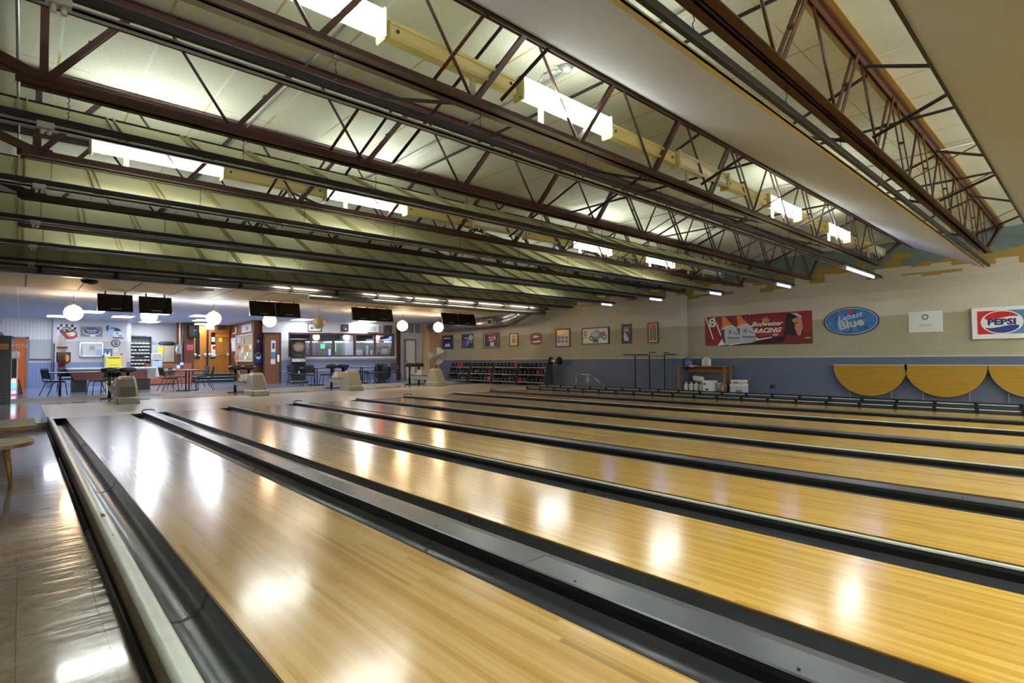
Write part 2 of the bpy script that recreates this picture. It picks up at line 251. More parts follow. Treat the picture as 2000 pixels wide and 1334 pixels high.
# ---------------------------------------------------------------- mesh builder
class MB:
    def __init__(s): s.v = []; s.f = []; s.fm = []; s.ms = []; s.sm = []; s.cur = 0; s.smooth = False
    def m(s, name, smooth=None):
        if name not in s.ms: s.ms.append(name)
        s.cur = s.ms.index(name)
        if smooth is not None: s.smooth = smooth
        return s
    def add(s, vs, fs, sm=None):
        b = len(s.v); s.v += [tuple(v) for v in vs]
        for f in fs: s.f.append(tuple(b+i for i in f)); s.fm.append(s.cur); s.sm.append(s.smooth if sm is None else sm)
        return s
    def box(s, x0, x1, y0, y1, z0, z1, bev=0.0):
        if x1 < x0: x0, x1 = x1, x0
        if y1 < y0: y0, y1 = y1, y0
        if z1 < z0: z0, z1 = z1, z0
        if bev > 0:
            # chamfered box
            b = min(bev, (x1-x0)/2.01, (y1-y0)/2.01, (z1-z0)/2.01); vs = []
            for X, sx in ((x0, 1), (x1, -1)):
                for Y, sy in ((y0, 1), (y1, -1)):
                    for Z, sz in ((z0, 1), (z1, -1)):
                        vs += [(X, Y+sy*b, Z+sz*b), (X+sx*b, Y, Z+sz*b), (X+sx*b, Y+sy*b, Z)]
            I = lambda i, j, k, a: ((i*2+j)*2+k)*3+a
            fs = [(I(0,0,0,0), I(0,0,1,0), I(0,1,1,0), I(0,1,0,0)), (I(1,0,0,0), I(1,1,0,0), I(1,1,1,0), I(1,0,1,0)),
                  (I(0,0,0,1), I(1,0,0,1), I(1,0,1,1), I(0,0,1,1)), (I(0,1,0,1), I(0,1,1,1), I(1,1,1,1), I(1,1,0,1)),
                  (I(0,0,0,2), I(0,1,0,2), I(1,1,0,2), I(1,0,0,2)), (I(0,0,1,2), I(1,0,1,2), I(1,1,1,2), I(0,1,1,2))]
            for i in (0, 1):
                for j in (0, 1): fs.append((I(i,j,0,0), I(i,j,1,0), I(i,j,1,1), I(i,j,0,1)) if i != j else (I(i,j,0,1), I(i,j,1,1), I(i,j,1,0), I(i,j,0,0)))
            for i in (0, 1):
                for k in (0, 1): fs.append((I(i,0,k,0), I(i,0,k,2), I(i,1,k,2), I(i,1,k,0)) if i != k else (I(i,1,k,0), I(i,1,k,2), I(i,0,k,2), I(i,0,k,0)))
            for j in (0, 1):
                for k in (0, 1): fs.append((I(0,j,k,1), I(0,j,k,2), I(1,j,k,2), I(1,j,k,1)))
            for i in (0, 1):
                for j in (0, 1):
                    for k in (0, 1): fs.append((I(i,j,k,0), I(i,j,k,1), I(i,j,k,2)))
            return s.add(vs, fs)
        vs = [(x, y, z) for x in (x0, x1) for y in (y0, y1) for z in (z0, z1)]
        return s.add(vs, [(0,1,3,2), (4,6,7,5), (0,4,5,1), (2,3,7,6), (0,2,6,4), (1,5,7,3)])
    def cyl(s, p, q, r, n=10, r2=None, cap=True):
        p, q = Vector(p), Vector(q); d = (q-p)
        if d.length < 1e-6: return s
        d.normalize(); a = Vector((0, 0, 1)) if abs(d.z) < 0.9 else Vector((1, 0, 0)); e = d.cross(a).normalized(); f = d.cross(e)
        r2 = r if r2 is None else r2; vs = []
        for k in range(n):
            c = e*math.cos(2*PI*k/n) + f*math.sin(2*PI*k/n); vs += [p+c*r, q+c*r2]
        s.add(vs, [(2*k, 2*k+1, (2*k+3) % (2*n), (2*k+2) % (2*n)) for k in range(n)], True)
        if cap:
            b = len(s.v)-2*n
            s.f += [tuple(b+2*k for k in range(n)), tuple(b+2*k+1 for k in reversed(range(n)))]; s.fm += [s.cur]*2; s.sm += [False]*2
        return s
    def tube(s, pts, r, n=8):
        for a, b in zip(pts, pts[1:]): s.cyl(a, b, r, n)
        for p in pts[1:-1]: s.ball(p, r*1.0, n, 4)
        return s
    def bar(s, p, q, wd, th, upd=(0, 0, 1)):
        """rectangular bar from p to q, wd across the up direction, th along it"""
        p, q = Vector(p), Vector(q); d = (q-p).normalized(); u = Vector(upd); e = d.cross(u)
        if e.length < 1e-4: e = d.cross(Vector((0, 1, 0)))
        e.normalize(); u = e.cross(d).normalized(); vs = []
        for P in (p, q):
            for a in (-1, 1):
                for b in (-1, 1): vs.append(P+e*a*wd/2+u*b*th/2)
        return s.add(vs, [(0,1,3,2), (4,6,7,5), (0,4,5,1), (2,3,7,6), (0,2,6,4), (1,5,7,3)])
    def ball(s, c, r, n=16, m_=10, sc=(1, 1, 1)):
        c = Vector(c); vs = [c+Vector((0, 0, r*sc[2]))]
        for i in range(1, m_):
            t = PI*i/m_
            for k in range(n): vs.append(c+Vector((r*sc[0]*math.sin(t)*math.cos(2*PI*k/n), r*sc[1]*math.sin(t)*math.sin(2*PI*k/n), r*sc[2]*math.cos(t))))
        vs.append(c-Vector((0, 0, r*sc[2]))); fs = [(0, 1+k, 1+(k+1) % n) for k in range(n)]
        for i in range(m_-2):
            for k in range(n): a = 1+i*n+k; b = 1+i*n+(k+1) % n; fs.append((a, a+n, b+n, b))
        L = len(vs)-1; o = 1+(m_-2)*n
        fs += [(o+k, L, o+(k+1) % n) for k in range(n)]
        return s.add(vs, fs, True)
    def lathe(s, prof, c=(0, 0, 0), n=20, axis='z'):
        vs = []
        for r, z in prof:
            for k in range(n):
                a = 2*PI*k/n; x, y = r*math.cos(a), r*math.sin(a)
                v = (x, y, z) if axis == 'z' else ((z, x, y) if axis == 'x' else (x, z, y))
                vs.append((c[0]+v[0], c[1]+v[1], c[2]+v[2]))
        fs = [(i*n+k, i*n+(k+1) % n, (i+1)*n+(k+1) % n, (i+1)*n+k) for i in range(len(prof)-1) for k in range(n)]
        s.add(vs, fs, True)
        return s
    def prism(s, poly, a, b, plane='xz'):
        """polygon in plane extruded along the third axis from a to b"""
        n = len(poly); f = {'xz': lambda p, t: (p[0], t, p[1]), 'yz': lambda p, t: (t, p[0], p[1]), 'xy': lambda p, t: (p[0], p[1], t)}[plane]
        vs = [f(p, a) for p in poly] + [f(p, b) for p in poly]
        return s.add(vs, [tuple(range(n)), tuple(reversed(range(n, 2*n)))] + [(i, i+n, (i+1) % n+n, (i+1) % n) for i in range(n)])
    def poly(s, pts3): return s.add(pts3, [tuple(range(len(pts3)))])
    def build(s, name, parent=None, world=False):
        me = bpy.data.meshes.new(name); vs = s.v
        if parent is not None and world:
            L = Vector(parent.location)
            if parent.parent is not None: L += parent.parent.location
            vs = [(v[0]-L.x, v[1]-L.y, v[2]-L.z) for v in vs]
        me.from_pydata(vs, [], s.f)
        for k in s.ms: me.materials.append(M[k])
        me.polygons.foreach_set('material_index', s.fm); me.polygons.foreach_set('use_smooth', s.sm); me.update()
        import bmesh
        bm = bmesh.new(); bm.from_mesh(me); bmesh.ops.recalc_face_normals(bm, faces=bm.faces); bm.to_mesh(me); bm.free()
        o = bpy.data.objects.new(name, me); C.objects.link(o)
        if parent is not None: o.parent = parent
        return o
def tag(o, label=None, cat=None, group=None, kind=None):
    if label: o['label'] = label
    if cat: o['category'] = cat
    if group: o['group'] = group
    if kind: o['kind'] = kind
    return o
def thing(name, label, cat, loc=(0, 0, 0), rz=0.0, group=None):
    o = bpy.data.objects.new(name, None); C.objects.link(o); o.location = loc; o.rotation_euler = (0, 0, rz); o.empty_display_size = 0.1
    return tag(o, label, cat, group)
def struct(name, mb): return tag(mb.build(name), kind='structure')
def dup(root, loc, rz=None, label=None, group=None):
    r = root.copy(); C.objects.link(r); r.location = loc
    if rz is not None: r.rotation_euler = (0, 0, rz)
    if label: r['label'] = label
    if group: r['group'] = group
    for ch in [c for c in bpy.data.objects if c.parent == root]:
        c = ch.copy(); C.objects.link(c); c.parent = r
        for g_ in [q for q in bpy.data.objects if q.parent == ch]:
            d = g_.copy(); C.objects.link(d); d.parent = c
    return r
def text(name, s, size, matn, parent, x, z, y=-0.012, bold=0.0, align='CENTER', shear=0.0, sx=1.0, rot=0.0, ext=0.001, label=None):
    """lettering in the local frame of a thing that faces its own -y"""
    cu = bpy.data.curves.new(name, 'FONT'); cu.body = s; cu.size = size; cu.align_x = align; cu.align_y = 'CENTER'; cu.extrude = ext; cu.offset = bold; cu.shear = shear; cu.resolution_u = 2
    tmp = bpy.data.objects.new(name+'_t', cu); C.objects.link(tmp)
    dg = bpy.context.evaluated_depsgraph_get(); me = bpy.data.meshes.new_from_object(tmp.evaluated_get(dg)); bpy.data.objects.remove(tmp); bpy.data.curves.remove(cu)
    me.transform(Matrix.Translation((x, y, z)) @ Matrix.Rotation(rot, 4, 'Y') @ Matrix.Rotation(PI/2, 4, 'X') @ Matrix.Diagonal((sx, 1, 1, 1)))
    me.materials.clear(); me.materials.append(M[matn])
    o = bpy.data.objects.new(name, me); C.objects.link(o); o.parent = parent
    if label: o['label'] = label
    return o
# ================================================================ THE HALL
XL, XR, XR2 = -2.2, 16.3, 16.7
YB = -4.5
CZ = 4.06       # hall ceiling
CC = 3.0        # concourse ceiling
FZ = 0.08       # raised blue floor
def sbox(name, matn, *a):
    b = MB().m(matn); b.box(*a); return struct(name, b)
sbox('floor_left_aisle', 'aisle_tile', XL, 0.405, YB, 13.5, -0.3, -0.12)
sbox('floor_under_lanes', 'black_trim', 0.405, 13.9, YB, 14.2, -0.4, -0.22)
sbox('floor_right_aisle', 'beige', 13.86, XR2, YB, 14.2, -0.3, -0.05)
sbox('floor_approach', 'approach_wood', 0.405, XR, 14.2, 19.05, -0.4, 0.0)
b = MB().m('concourse_tile'); b.box(XL, 0.405, 13.5, 19.05, -0.3, 0.0); b.box(XL, XR, 19.05, 21.3, -0.3, 0.0); struct('floor_concourse', b)
b = MB().m('kraft_edge'); b.box(XL, 0.40, 13.47, 13.5, -0.12, 0.0); struct('trim_1', b)
sbox('floor_blue', 'blue_tile', XL-1.5, XR, 21.3, 33.5, -0.3, FZ)
b = MB().m('lightgrey'); b.box(XL, XR, 21.27, 21.3, 0.0, FZ+0.004); struct('trim_2', b)
sbox('ceiling_hall', 'ceiling_tile', XL, XR2, YB, 15.0, CZ, CZ+0.2)
sbox('ceiling_concourse', 'concourse_ceiling', XL-1.5, XR, 17.7, 33.5, CC, CC+0.15)
sbox('wall_left', 'block_wall', XL-0.2, XL, YB, 21.0, -0.3, CZ+0.2)
sbox('wall_left_front', 'front_wall', XL-1.7, XL-1.5, 20.8, 33.5, -0.3, CC+0.2)
sbox('wall_right', 'block_wall', XR, XR+0.6, 9.45, 25.0, -0.3, CZ+0.2)
sbox('wall_right_recess', 'block_wall', XR2, XR2+0.2, YB, 9.45, -0.3, CZ+0.2)
sbox('wall_fascia', 'soffit', XL, 14.9, 15.0, 15.1, 3.0, CZ+0.2)
sbox('wall_fascia_right', 'soffit', 14.9, XR, 15.0, 15.1, 3.55, CZ+0.2)
sbox('ceiling_pocket', 'soffit', 14.9, XR, 15.1, 17.7, 3.55, 3.6)
sbox('wall_pocket', 'soffit', 14.86, 14.9, 15.1, 17.7, 3.03, 3.55)
# soffit between the hall and the concourse, boards with open joints
b = MB().m('soffit'); b.poly([(XL, 14.95, 2.96), (14.9, 14.95, 2.96), (14.9, 17.7, 2.99), (XL, 17.7, 2.99)]); b.box(XL, 14.9, 14.95, 17.7, 3.0, 3.02)
b.m('soffit_joint')
for k in range(16): b.poly([(x_, y_, z_-0.002) for x_, y_, z_ in ((-0.96+k*1.0, 14.96, 2.96), (-0.925+k*1.0, 14.96, 2.96), (-0.925+k*1.0, 17.69, 2.99), (-0.96+k*1.0, 17.69, 2.99))])
struct('ceiling_soffit', b)
# ---------------------------------------------------------------- lanes
LN = [(0.70, 1.755), (2.445, 3.49), (3.98, 5.03), (5.72, 6.78), (7.26, 8.32), (9.05, 10.13), (10.63, 11.70), (12.40, 13.45)]
YE, YF = YB+0.02, 14.2
ordn = ['nearest', 'second', 'third', 'fourth', 'fifth', 'sixth', 'seventh', 'farthest']
def gutter_profile(xa, xb, deep=0.098, n=12):
    pts = []
    for k in range(n+1):
        t = k/n; pts.append((xa+(xb-xa)*t, -0.012-deep*math.sqrt(max(0, 1-(2*t-1)**2))))
    return pts
def gutter(parent, xa, xb, side, ph):
    b = MB().m('gutter_black', True); pr = gutter_profile(xa, xb); n = len(pr)
    seg = [YE] + [ph+3.45*k for k in range(-2, 5) if YE < ph+3.45*k < YF-0.2] + [YF]
    for y0, y1 in zip(seg, seg[1:]):
        q0, q1 = y0+0.004, y1-0.004
        vs = [(x, q0, z) for x, z in pr] + [(x, q1, z) for x, z in pr] + [(x, q0, z-0.012) for x, z in pr] + [(x, q1, z-0.012) for x, z in pr]
        b.add(vs, [(i, i+1, n+i+1, n+i) for i in range(n-1)]); b.add(vs, [(2*n+i, 3*n+i, 3*n+i+1, 2*n+i+1) for i in range(n-1)] + [(i, 2*n+i, 2*n+i+1, i+1) for i in range(n-1)] + [(n+i, n+i+1, 3*n+i+1, 3*n+i) for i in range(n-1)], False)
    o = b.build('gutter', parent, True)
    for y in seg[1:-1]:
        b = MB().m('black_trim'); vs = [(x, y-0.013, z+0.0015) for x, z in pr] + [(x, y+0.013, z+0.0015) for x, z in pr]
        b.add(vs, [(i, i+1, n+i+1, n+i) for i in range(n-1)]); b.build('gutter_joint', o, True)
    return o
gut = []
for i, (a, c) in enumerate(LN):
    t = thing('bowling_lane', '%s bowling lane from the camera, glossy yellow pine boards between black gutters' % ordn[i], 'bowling lane', (a, YE, 0), 0, 'bowling lanes side by side')
    b = MB().m('lane_wood_pale' if i == 0 else 'lane_wood'); b.box(a, c, YE, YF, -0.045, 0.0); b.build('lane_boards', t, True)
    b = MB().m('kraft_edge'); b.box(a-0.006, a, YE, YF, -0.10, -0.004); b.box(c, c+0.006, YE, YF, -0.10, -0.004); b.build('lane_edge', t, True)
    lg = a-0.225; rg = c+0.225
    gutter(t, lg, a-0.006, 'left', 3.0+0.13*i); gutter(t, c+0.006, rg, 'right', 2.95+0.17*i)
# division caps between the lanes
def divider(name, label, xa, xb, z, kind):
    t = thing(name, label, 'lane divider', (xa, YE, 0), 0, 'division caps between the lanes')
    b = MB()
    if kind == 'white':
        b.m('black_trim'); b.prism([(xa, -0.1), (xa-0.004, 0.02), (xa+0.006, z-0.012), (xb-0.006, z-0.012), (xb+0.004, 0.02), (xb, -0.1)], YE, YF+0.02, 'xz')
        b.build('divider_body', t, True)
        b = MB().m('cap_white'); b.prism([(xa+0.002, z-0.012), (xa+0.004, z-0.003), (xa+0.012, z), (xb-0.012, z), (xb-0.004, z-0.003), (xb-0.002, z-0.012)], YE, YF, 'xz'); b.build('cap_strip', t, True, )
        b = MB().m('steel'); b.box(xa-0.004, xb+0.004, YF-0.03, YF+0.035, -0.08, z+0.004); b.build('end_clip', t, True)
    else:
        mid = xa+(xb-xa)*0.68
        b.m('black_trim'); b.prism([(xa-0.004, -0.1), (xa-0.01, 0.012), (xa-0.004, z-0.006), (xb+0.004, z-0.02), (xb+0.006, -0.1)], YE, YF, 'xz'); b.build('divider_body', t, True)
        seg = [YE, -1.3, 2.1, 5.5, 8.9, 12.3, YF-0.06]
        for y0, y1 in zip(seg, seg[1:]):
            b = MB().m('cap_dark'); b.prism([(xa-0.008, z-0.006), (xa, z), (mid, z), (xb+0.004, z-0.018), (xb+0.006, z-0.026)], y0+0.004, y1-0.004, 'xz')
            b.m('black_trim')
            for q in (0.25, 0.6, 0.9):
                b.cyl((xa+0.03, y0+(y1-y0)*q, z), (xa+0.03, y0+(y1-y0)*q, z+0.004), 0.006, 8)
            b.build('cap_panel', t, True)
        b = MB().m('black_trim'); b.tube([(xa-0.01, YF-0.05, z-0.01), (xa+0.01, YF+0.03, z+0.012), (xa+0.07, YF+0.06, z+0.03), (xb-0.06, YF+0.05, z+0.03), (xb, YF+0.02, z+0.005)], 0.012, 6); b.build('end_bumper', t, True)
    return t
nm = {0: 'between the nearest and second lanes', 1: 'between the second and third lanes', 2: 'between the third and fourth lanes', 3: 'between the fourth and fifth lanes', 4: 'between the fifth and sixth lanes', 5: 'between the sixth and seventh lanes', 6: 'between the seventh and farthest lanes'}
for i in range(7):
    xa, xb = LN[i][1]+0.225, LN[i+1][0]-0.225
    if i % 2: divider('lane_divider', 'narrow divider with off-white cap ' + nm[i], xa, xb, 0.055, 'white')
    else: divider('lane_divider', 'wide divider with dark grey metal cap panels ' + nm[i], xa, xb, 0.042, 'dark')
# curb on the left of the nearest lane
t = thing('lane_curb', 'long curb with rounded off-white cap beside the tiled left aisle', 'curb', (0.40, YE, -0.12))
b = MB().m('curb_side'); b.box(0.405, 0.47, YE, YF-0.1, -0.12, 0.03); b.build('side_panel', t, True)
seg = [YE, -0.9, 3.0, 6.9, 10.6, YF-0.15]
for y0, y1 in zip(seg, seg[1:]):
    b = MB().m('cap_white', True)
    pr = [(0.400, 0.022), (0.395, 0.034)] + [(0.42-0.025*math.cos(a_), 0.035+0.022*math.sin(a_)) for a_ in (0.4, 0.8, 1.2, 1.57)] + [(0.46, 0.058), (0.471, 0.052), (0.474, 0.03), (0.474, -0.02)]
    n = len(pr); vs = [(x, y0+0.002, z) for x, z in pr] + [(x, y1-0.002, z) for x, z in pr]
    b.add(vs, [(i, i+1, n+i+1, n+i) for i in range(n-1)]); b.add(vs, [tuple(range(n)), tuple(range(n, 2*n))], False)
    b.m('darkgrey', False)
    for q in (0.3, 0.72): b.cyl((0.44, y0+(y1-y0)*q, 0.056), (0.44, y0+(y1-y0)*q, 0.0595), 0.006, 8)
    b.build('cap_section', t, True)
b = MB().m('black_trim'); b.box(0.428, 0.452, 4.70, 4.80, 0.057, 0.0592); b.build('cap_slot', t, True)
b = MB().m('rubber', True); b.tube([(0.382, YE, -0.102), (0.384, 2, -0.102), (0.379, 5, -0.102), (0.384, 9, -0.102), (0.388, 13.45, -0.102)], 0.018, 8)
tag(b.build('floor_hose'), 'black hose lying along the foot of the left curb', 'hose')
b = MB().m('black_trim'); b.box(0.474, 0.70, YF, YF+0.02, -0.2, 0.002)
for i in range(8):
    if i: b.box(LN[i-1][1], LN[i][0], YF-0.001, YF+0.004, -0.2, 0.001)
struct('trim_3', b)
# low rails on the far side of the farthest lane
def rail(name, label, x, y0, y1, z, st, off):
    t = thing(name, label, 'rail', (x, y0, -0.05), 0, 'low rails beyond the farthest lane')
    b = MB().m('black_trim'); b.cyl((x, y0, z), (x, y1, z), 0.017, 8); b.build('top_tube', t, True)
    b = MB().m('cap_white'); b.box(x-0.012, x+0.004, y0, y1, z-0.036, z-0.020); b.build('white_strip', t, True)
    b = MB().m('darkgrey'); b.box(x-0.008, x+0.02, y0, y1, z-0.10, z-0.037); b.build('band', t, True)
    k = y1-0.1-off
    while k > y0:
        b = MB().m('black_trim'); b.box(x-0.035, x+0.02, k-0.03, k+0.03, z-0.06, z+0.02); b.box(x-0.03, x+0.02, k-0.02, k+0.02, -0.05, z-0.05); b.build('post', t, True); k -= st
rail('low_rail', 'nearer low black rail with posts running beyond the farthest lane', 13.72, YE, 14.3, 0.085, 0.66, 0.0)
rail('low_rail', 'farther low black rail with white strip nearest the right wall', 14.15, YE, 14.0, 0.155, 0.66, 0.3)
b = MB().m('black_trim'); b.box(13.67, 13.73, YE, YF, -0.1, -0.01); struct('trim_4', b)
# ---------------------------------------------------------------- roof trusses
TY = [1.5+1.86*(n-1) for n in range(0, 8)]
tnames = ['rust brown roof truss just behind and above the camera', 'rust brown roof truss nearest the camera, at top right', 'maroon roof truss carrying the nearest row of ceiling lights', 'maroon roof truss between the two nearest rows of ceiling lights', 'maroon roof truss carrying the middle row of ceiling lights', 'dark roof truss just beyond the middle row of ceiling lights', 'dark roof truss carrying the far row of ceiling lights', 'dark roof truss closest to the bowlers approach']
def angle_pair(b, p, q, w_, th, gap):
    """two angles back to back"""
    p, q = Vector(p), Vector(q)
    for s in (-1, 1):
        o = Vector((0, s*gap/2, 0)); b.bar(p+o, q+o, th, w_, (0, 0, 1))
def truss(n):
    Y = TY[n]; mt_ = 'truss_brown' if n < 2 else ('truss_red' if n < 5 else 'truss_dark')
    kend = 11 if n < 3 else 12
    xe = 0.09+1.29*kend+0.12
    t = thing('roof_truss', tnames[n], 'roof truss', (XL, Y, 3.16), 0, 'steel trusses across the hall')
    b = MB().m(mt_)
    for s in (-1, 1):
        b.box(-0.03, xe, Y+s*0.012, Y+s*0.085, 3.165, 3.175); b.box(-0.03, xe, Y+s*0.012, Y+s*0.022, 3.165, 3.245)
    b.build('bottom_chord', t, True)
    b = MB().m(mt_)
    xr = (XR2 if Y < 9.45 else XR)-0.02
    for s in (-1, 1):
        b.box(XL+0.02, xr, Y+s*0.010, Y+s*0.05, 4.03, 4.04); b.box(XL+0.02, xr, Y+s*0.010, Y+s*0.018, 3.965, 4.035)
    b.build('top_chord', t, True)
    if n == 1:
        b = MB().m('gold'); b.box(XL+0.02, xr, Y-0.10, Y-0.055, 4.045, 4.058); b.box(XL+0.02, xr, Y+0.055, Y+0.10, 4.045, 4.058); b.build('yellowed_caulk', t, True)
    for k in range(kend+1):
        xb = 0.09+1.29*k
        tl, tr_ = xb-0.56, xb+0.56
        hv_r = xb < 7.1
        for side, xt in ((-1, tl), (1, tr_)):
            heavy = (side == 1) == hv_r
            if k == 0 and side == -1:
                b = MB().m(mt_); b.bar((xb, Y-0.02, 3.22), (-1.95, Y-0.02, 4.0), 0.012, 0.075); b.bar((xb, Y+0.02, 3.22), (-1.95, Y+0.02, 4.0), 0.012, 0.075); b.build('web_strut', t, True); continue
            if k == kend and side == 1:
                b = MB().m(mt_); b.bar((xb, Y-0.02, 3.22), (xr-0.2, Y-0.02, 4.0), 0.012, 0.07); b.bar((xb, Y+0.02, 3.22), (xr-0.2, Y+0.02, 4.0), 0.012, 0.07); b.build('web_strut', t, True); continue
            b = MB().m(mt_)
            if heavy:
                b.bar((xb, Y-0.026, 3.20), (xt+side*0.02, Y-0.026, 3.99), 0.010, 0.042); b.bar((xb, Y+0.026, 3.20), (xt+side*0.02, Y+0.026, 3.99), 0.010, 0.042)
                mx_ = (xb+xt)/2; b.box(mx_-0.02, mx_+0.02, Y-0.026, Y+0.026, 3.59, 3.61); b.build('web_strut', t, True)
            else:
                b.cyl((xb, Y, 3.20), (xt-side*0.02, Y, 3.99), 0.013, 8); b.build('web_rod', t, True)
    b = MB().m(mt_); b.box(0.07, 0.12, Y-0.03, Y+0.03, 3.2, 4.03); b.build('end_post', t, True)
    b = MB().m(mt_); b.prism([(-0.06, 3.165), (0.28, 3.165), (0.20, 3.27), (0.02, 3.29), (-0.06, 3.24)], Y-0.006, Y+0.006, 'xz'); b.build('gusset_plate', t, True)
    return t
for n in range(0, 8): truss(n)
# cross bridging between trusses: each bar is a thing
def bridging(x, n, dx=0.0, low2high=True, m_='truss_dark', flat=False):
    y0, y1 = TY[n], TY[n+1]
    za, zb = (3.24, 3.97) if low2high else (3.97, 3.30)
    if flat: za = zb = 3.975
    b = MB().m(m_); b.bar((x, y0+0.02, za), (x+dx, y1-0.02, zb), 0.035, 0.006); b.bar((x, y0+0.02, za), (x+dx, y1-0.02, zb), 0.006, 0.035)
    return tag(b.build('bridging_bar'), 'angle iron bar bracing two neighbouring roof trusses', 'brace', 'bridging bars between the roof trusses')
for n in range(0, 7):
    for x in (2.75, 6.1, 9.4, 12.6):
        bridging(x+0.05*n, n, 0.0, True); bridging(x+0.15+0.05*n, n, 0.0, False)
for n in (0, 1, 2, 3):
    for x in (4.4, 7.9, 11.2): bridging(x, n, 0.0, True, flat=True)
# ---------------------------------------------------------------- inclined baffles with their black hanging bars
bl = ['behind the camera', 'nearest the camera, smooth pale grey underside', 'second from the camera, seen almost edge on', 'third from the camera, cream boarded top', 'above the middle row of ceiling lights', 'fifth from the camera', 'sixth from the camera', 'closest to the bowlers approach']
def baffle(n):
    Y = TY[n]; y0, z0, y1, z1 = Y+0.07, 2.885, Y+1.22, 3.475; xe = 14.35
    t = thing('sound_baffle', 'long inclined ceiling baffle ' + bl[n], 'baffle', (XL, y0, z0), 0, 'inclined baffles under the trusses')
    nx, nz = -(z1-z0), (y1-y0); L = math.hypot(nx, nz); nx, nz = nx/L*0.006, nz/L*0.006
    b = MB().m('baffle_grey'); b.poly([(XL+0.05, y0, z0), (xe, y0, z0), (xe, y1, z1), (XL+0.05, y1, z1)])
    b.m('baffle'); b.poly([(XL+0.05, y0+nx, z0+nz), (xe, y0+nx, z0+nz), (xe, y1+nx, z1+nz), (XL+0.05, y1+nx, z1+nz)])
    b.m('baffle_grey'); b.poly([(xe, y0, z0), (xe, y0+nx, z0+nz), (xe, y1+nx, z1+nz), (xe, y1, z1)]); b.build('panel', t, True)
    x = -1.88
    while x < xe-0.1:
        b = MB().m('batten')
        for s in (-0.028, 0.028):
            b.bar((x+s, y0+0.02+nx*3.6, z0+0.01+nz*3.6), (x+s, y1-0.02+nx*3.6, z1-0.01+nz*3.6), 0.012, 0.028)
        b.build('batten', t, True); x += 0.62
    b = MB().m('galv' if n > 1 else 'batten'); b.box(XL+0.05, xe, y0-0.035, y0+0.004, z0-0.008, z0+0.006); b.box(XL+0.05, xe, y0-0.035, y0-0.030, z0-0.008, z0+0.018); b.build('lower_frame', t, True)
    b = MB().m('bar_black'); b.box(XL+0.05, xe, y1-0.01, y1+0.012, z1-0.02, z1+0.022); b.build('upper_trim', t, True)
    # struts that hold the upper edge from the next truss
    for x in (2.28, 7.9, 9.25, 11.9):
        if n < 7:
            b = MB().m('truss_red' if n < 4 else 'truss_dark'); b.bar((x, TY[n+1], 3.24), (x+0.02, y1, z1+0.02), 0.030, 0.006); b.build('strut', t, True)
    # bar
    s = thing('hanging_bar', 'slim black bar on wires below the baffle ' + bl[n].split(',')[0], 'hanging bar', (XL, Y, 2.93), 0, 'black bars hung under the trusses')
    b = MB().m('bar_black'); b.box(XL+0.05, 14.5, Y-0.028, Y+0.02, 2.905, 2.955, 0.008); b.build('bar_body', s, True)
    b = MB().m('lightgrey'); b.box(0.06, 0.16, Y-0.03, Y+0.03, 2.86, 2.905); b.cyl((0.09, Y, 2.86), (0.09, Y, 2.82), 0.014, 8); b.cyl((0.13, Y, 2.86), (0.13, Y, 2.82), 0.014, 8); b.build('socket_box', s, True)
    k = 0
    while k < 11:
        x = 0.16+1.29*k+(0.02*((k*7+n*3) % 5)); b = MB().m('black_trim'); z = 3.17; j = 0
        pts = []
        while z > 2.95:
            pts.append((x+(0.006 if j % 2 else -0.006), Y+(0.004 if j % 4 < 2 else -0.004), z)); z -= 0.02; j += 1
        pts.append((x, Y, 2.95))
        for p_, q_ in zip(pts, pts[1:]): b.cyl(p_, q_, 0.0028, 5, cap=False)
        b.build('hanging_wire', s, True); k += 1
for n in range(0, 8): baffle(n)
# ---------------------------------------------------------------- fluorescent rows
def lamp_unit(x, Y, lit, label, z0=3.42):
    z1 = z0+0.18
    t = thing('fluorescent_light' if True else '', label, 'ceiling light', (x, Y, z0), 0, 'fluorescent lights on the trusses')
    b = MB().m('reflector')
    b.prism([(Y-0.03, z0+0.035), (Y-0.055, z0+0.055), (Y-0.055, z1-0.055), (Y-0.03, z1-0.035), (Y+0.03, z1-0.03), (Y+0.03, z0+0.03)], x+0.02, x+1.26, 'yz')
    b.poly([(x+0.02, Y-0.03, z1-0.035), (x+1.26, Y-0.03, z1-0.035), (x+1.26, Y-0.09, z1+0.0), (x+0.02, Y-0.09, z1+0.0)])
    b.poly([(x+0.02, Y-0.03, z0+0.035), (x+1.26, Y-0.03, z0+0.035), (x+1.26, Y-0.09, z0-0.0), (x+0.02, Y-0.09, z0-0.0)])
    b.build('reflector_housing', t, True)
    for zz, yy in ((z0+0.012, Y-0.075), (z1-0.012, Y-0.075)):
        b = MB().m('tube_lit' if lit else 'tube_off', True); b.cyl((x+0.035, yy, zz), (x+1.245, yy, zz), 0.018, 12); b.build('tube', t, True)
    for xx in (x, x+1.255):
        b = MB().m('cream'); b.box(xx, xx+0.028, Y-0.10, Y+0.04, z0-0.025, z1+0.025, 0.012)
        b.m('darkgrey'); b.cyl((xx-0.002, Y-0.06, z0), (xx+0.03, Y-0.06, z0), 0.008, 8); b.cyl((xx-0.002, Y-0.06, z1), (xx+0.03, Y-0.06, z1), 0.008, 8)
        b.build('end_plate', t, True)
    b = MB().m('cream_light'); b.box(x+0.30, x+0.345, Y-0.01, Y+0.02, 3.235, z0+0.03); b.build('support_post', t, True)
    return t
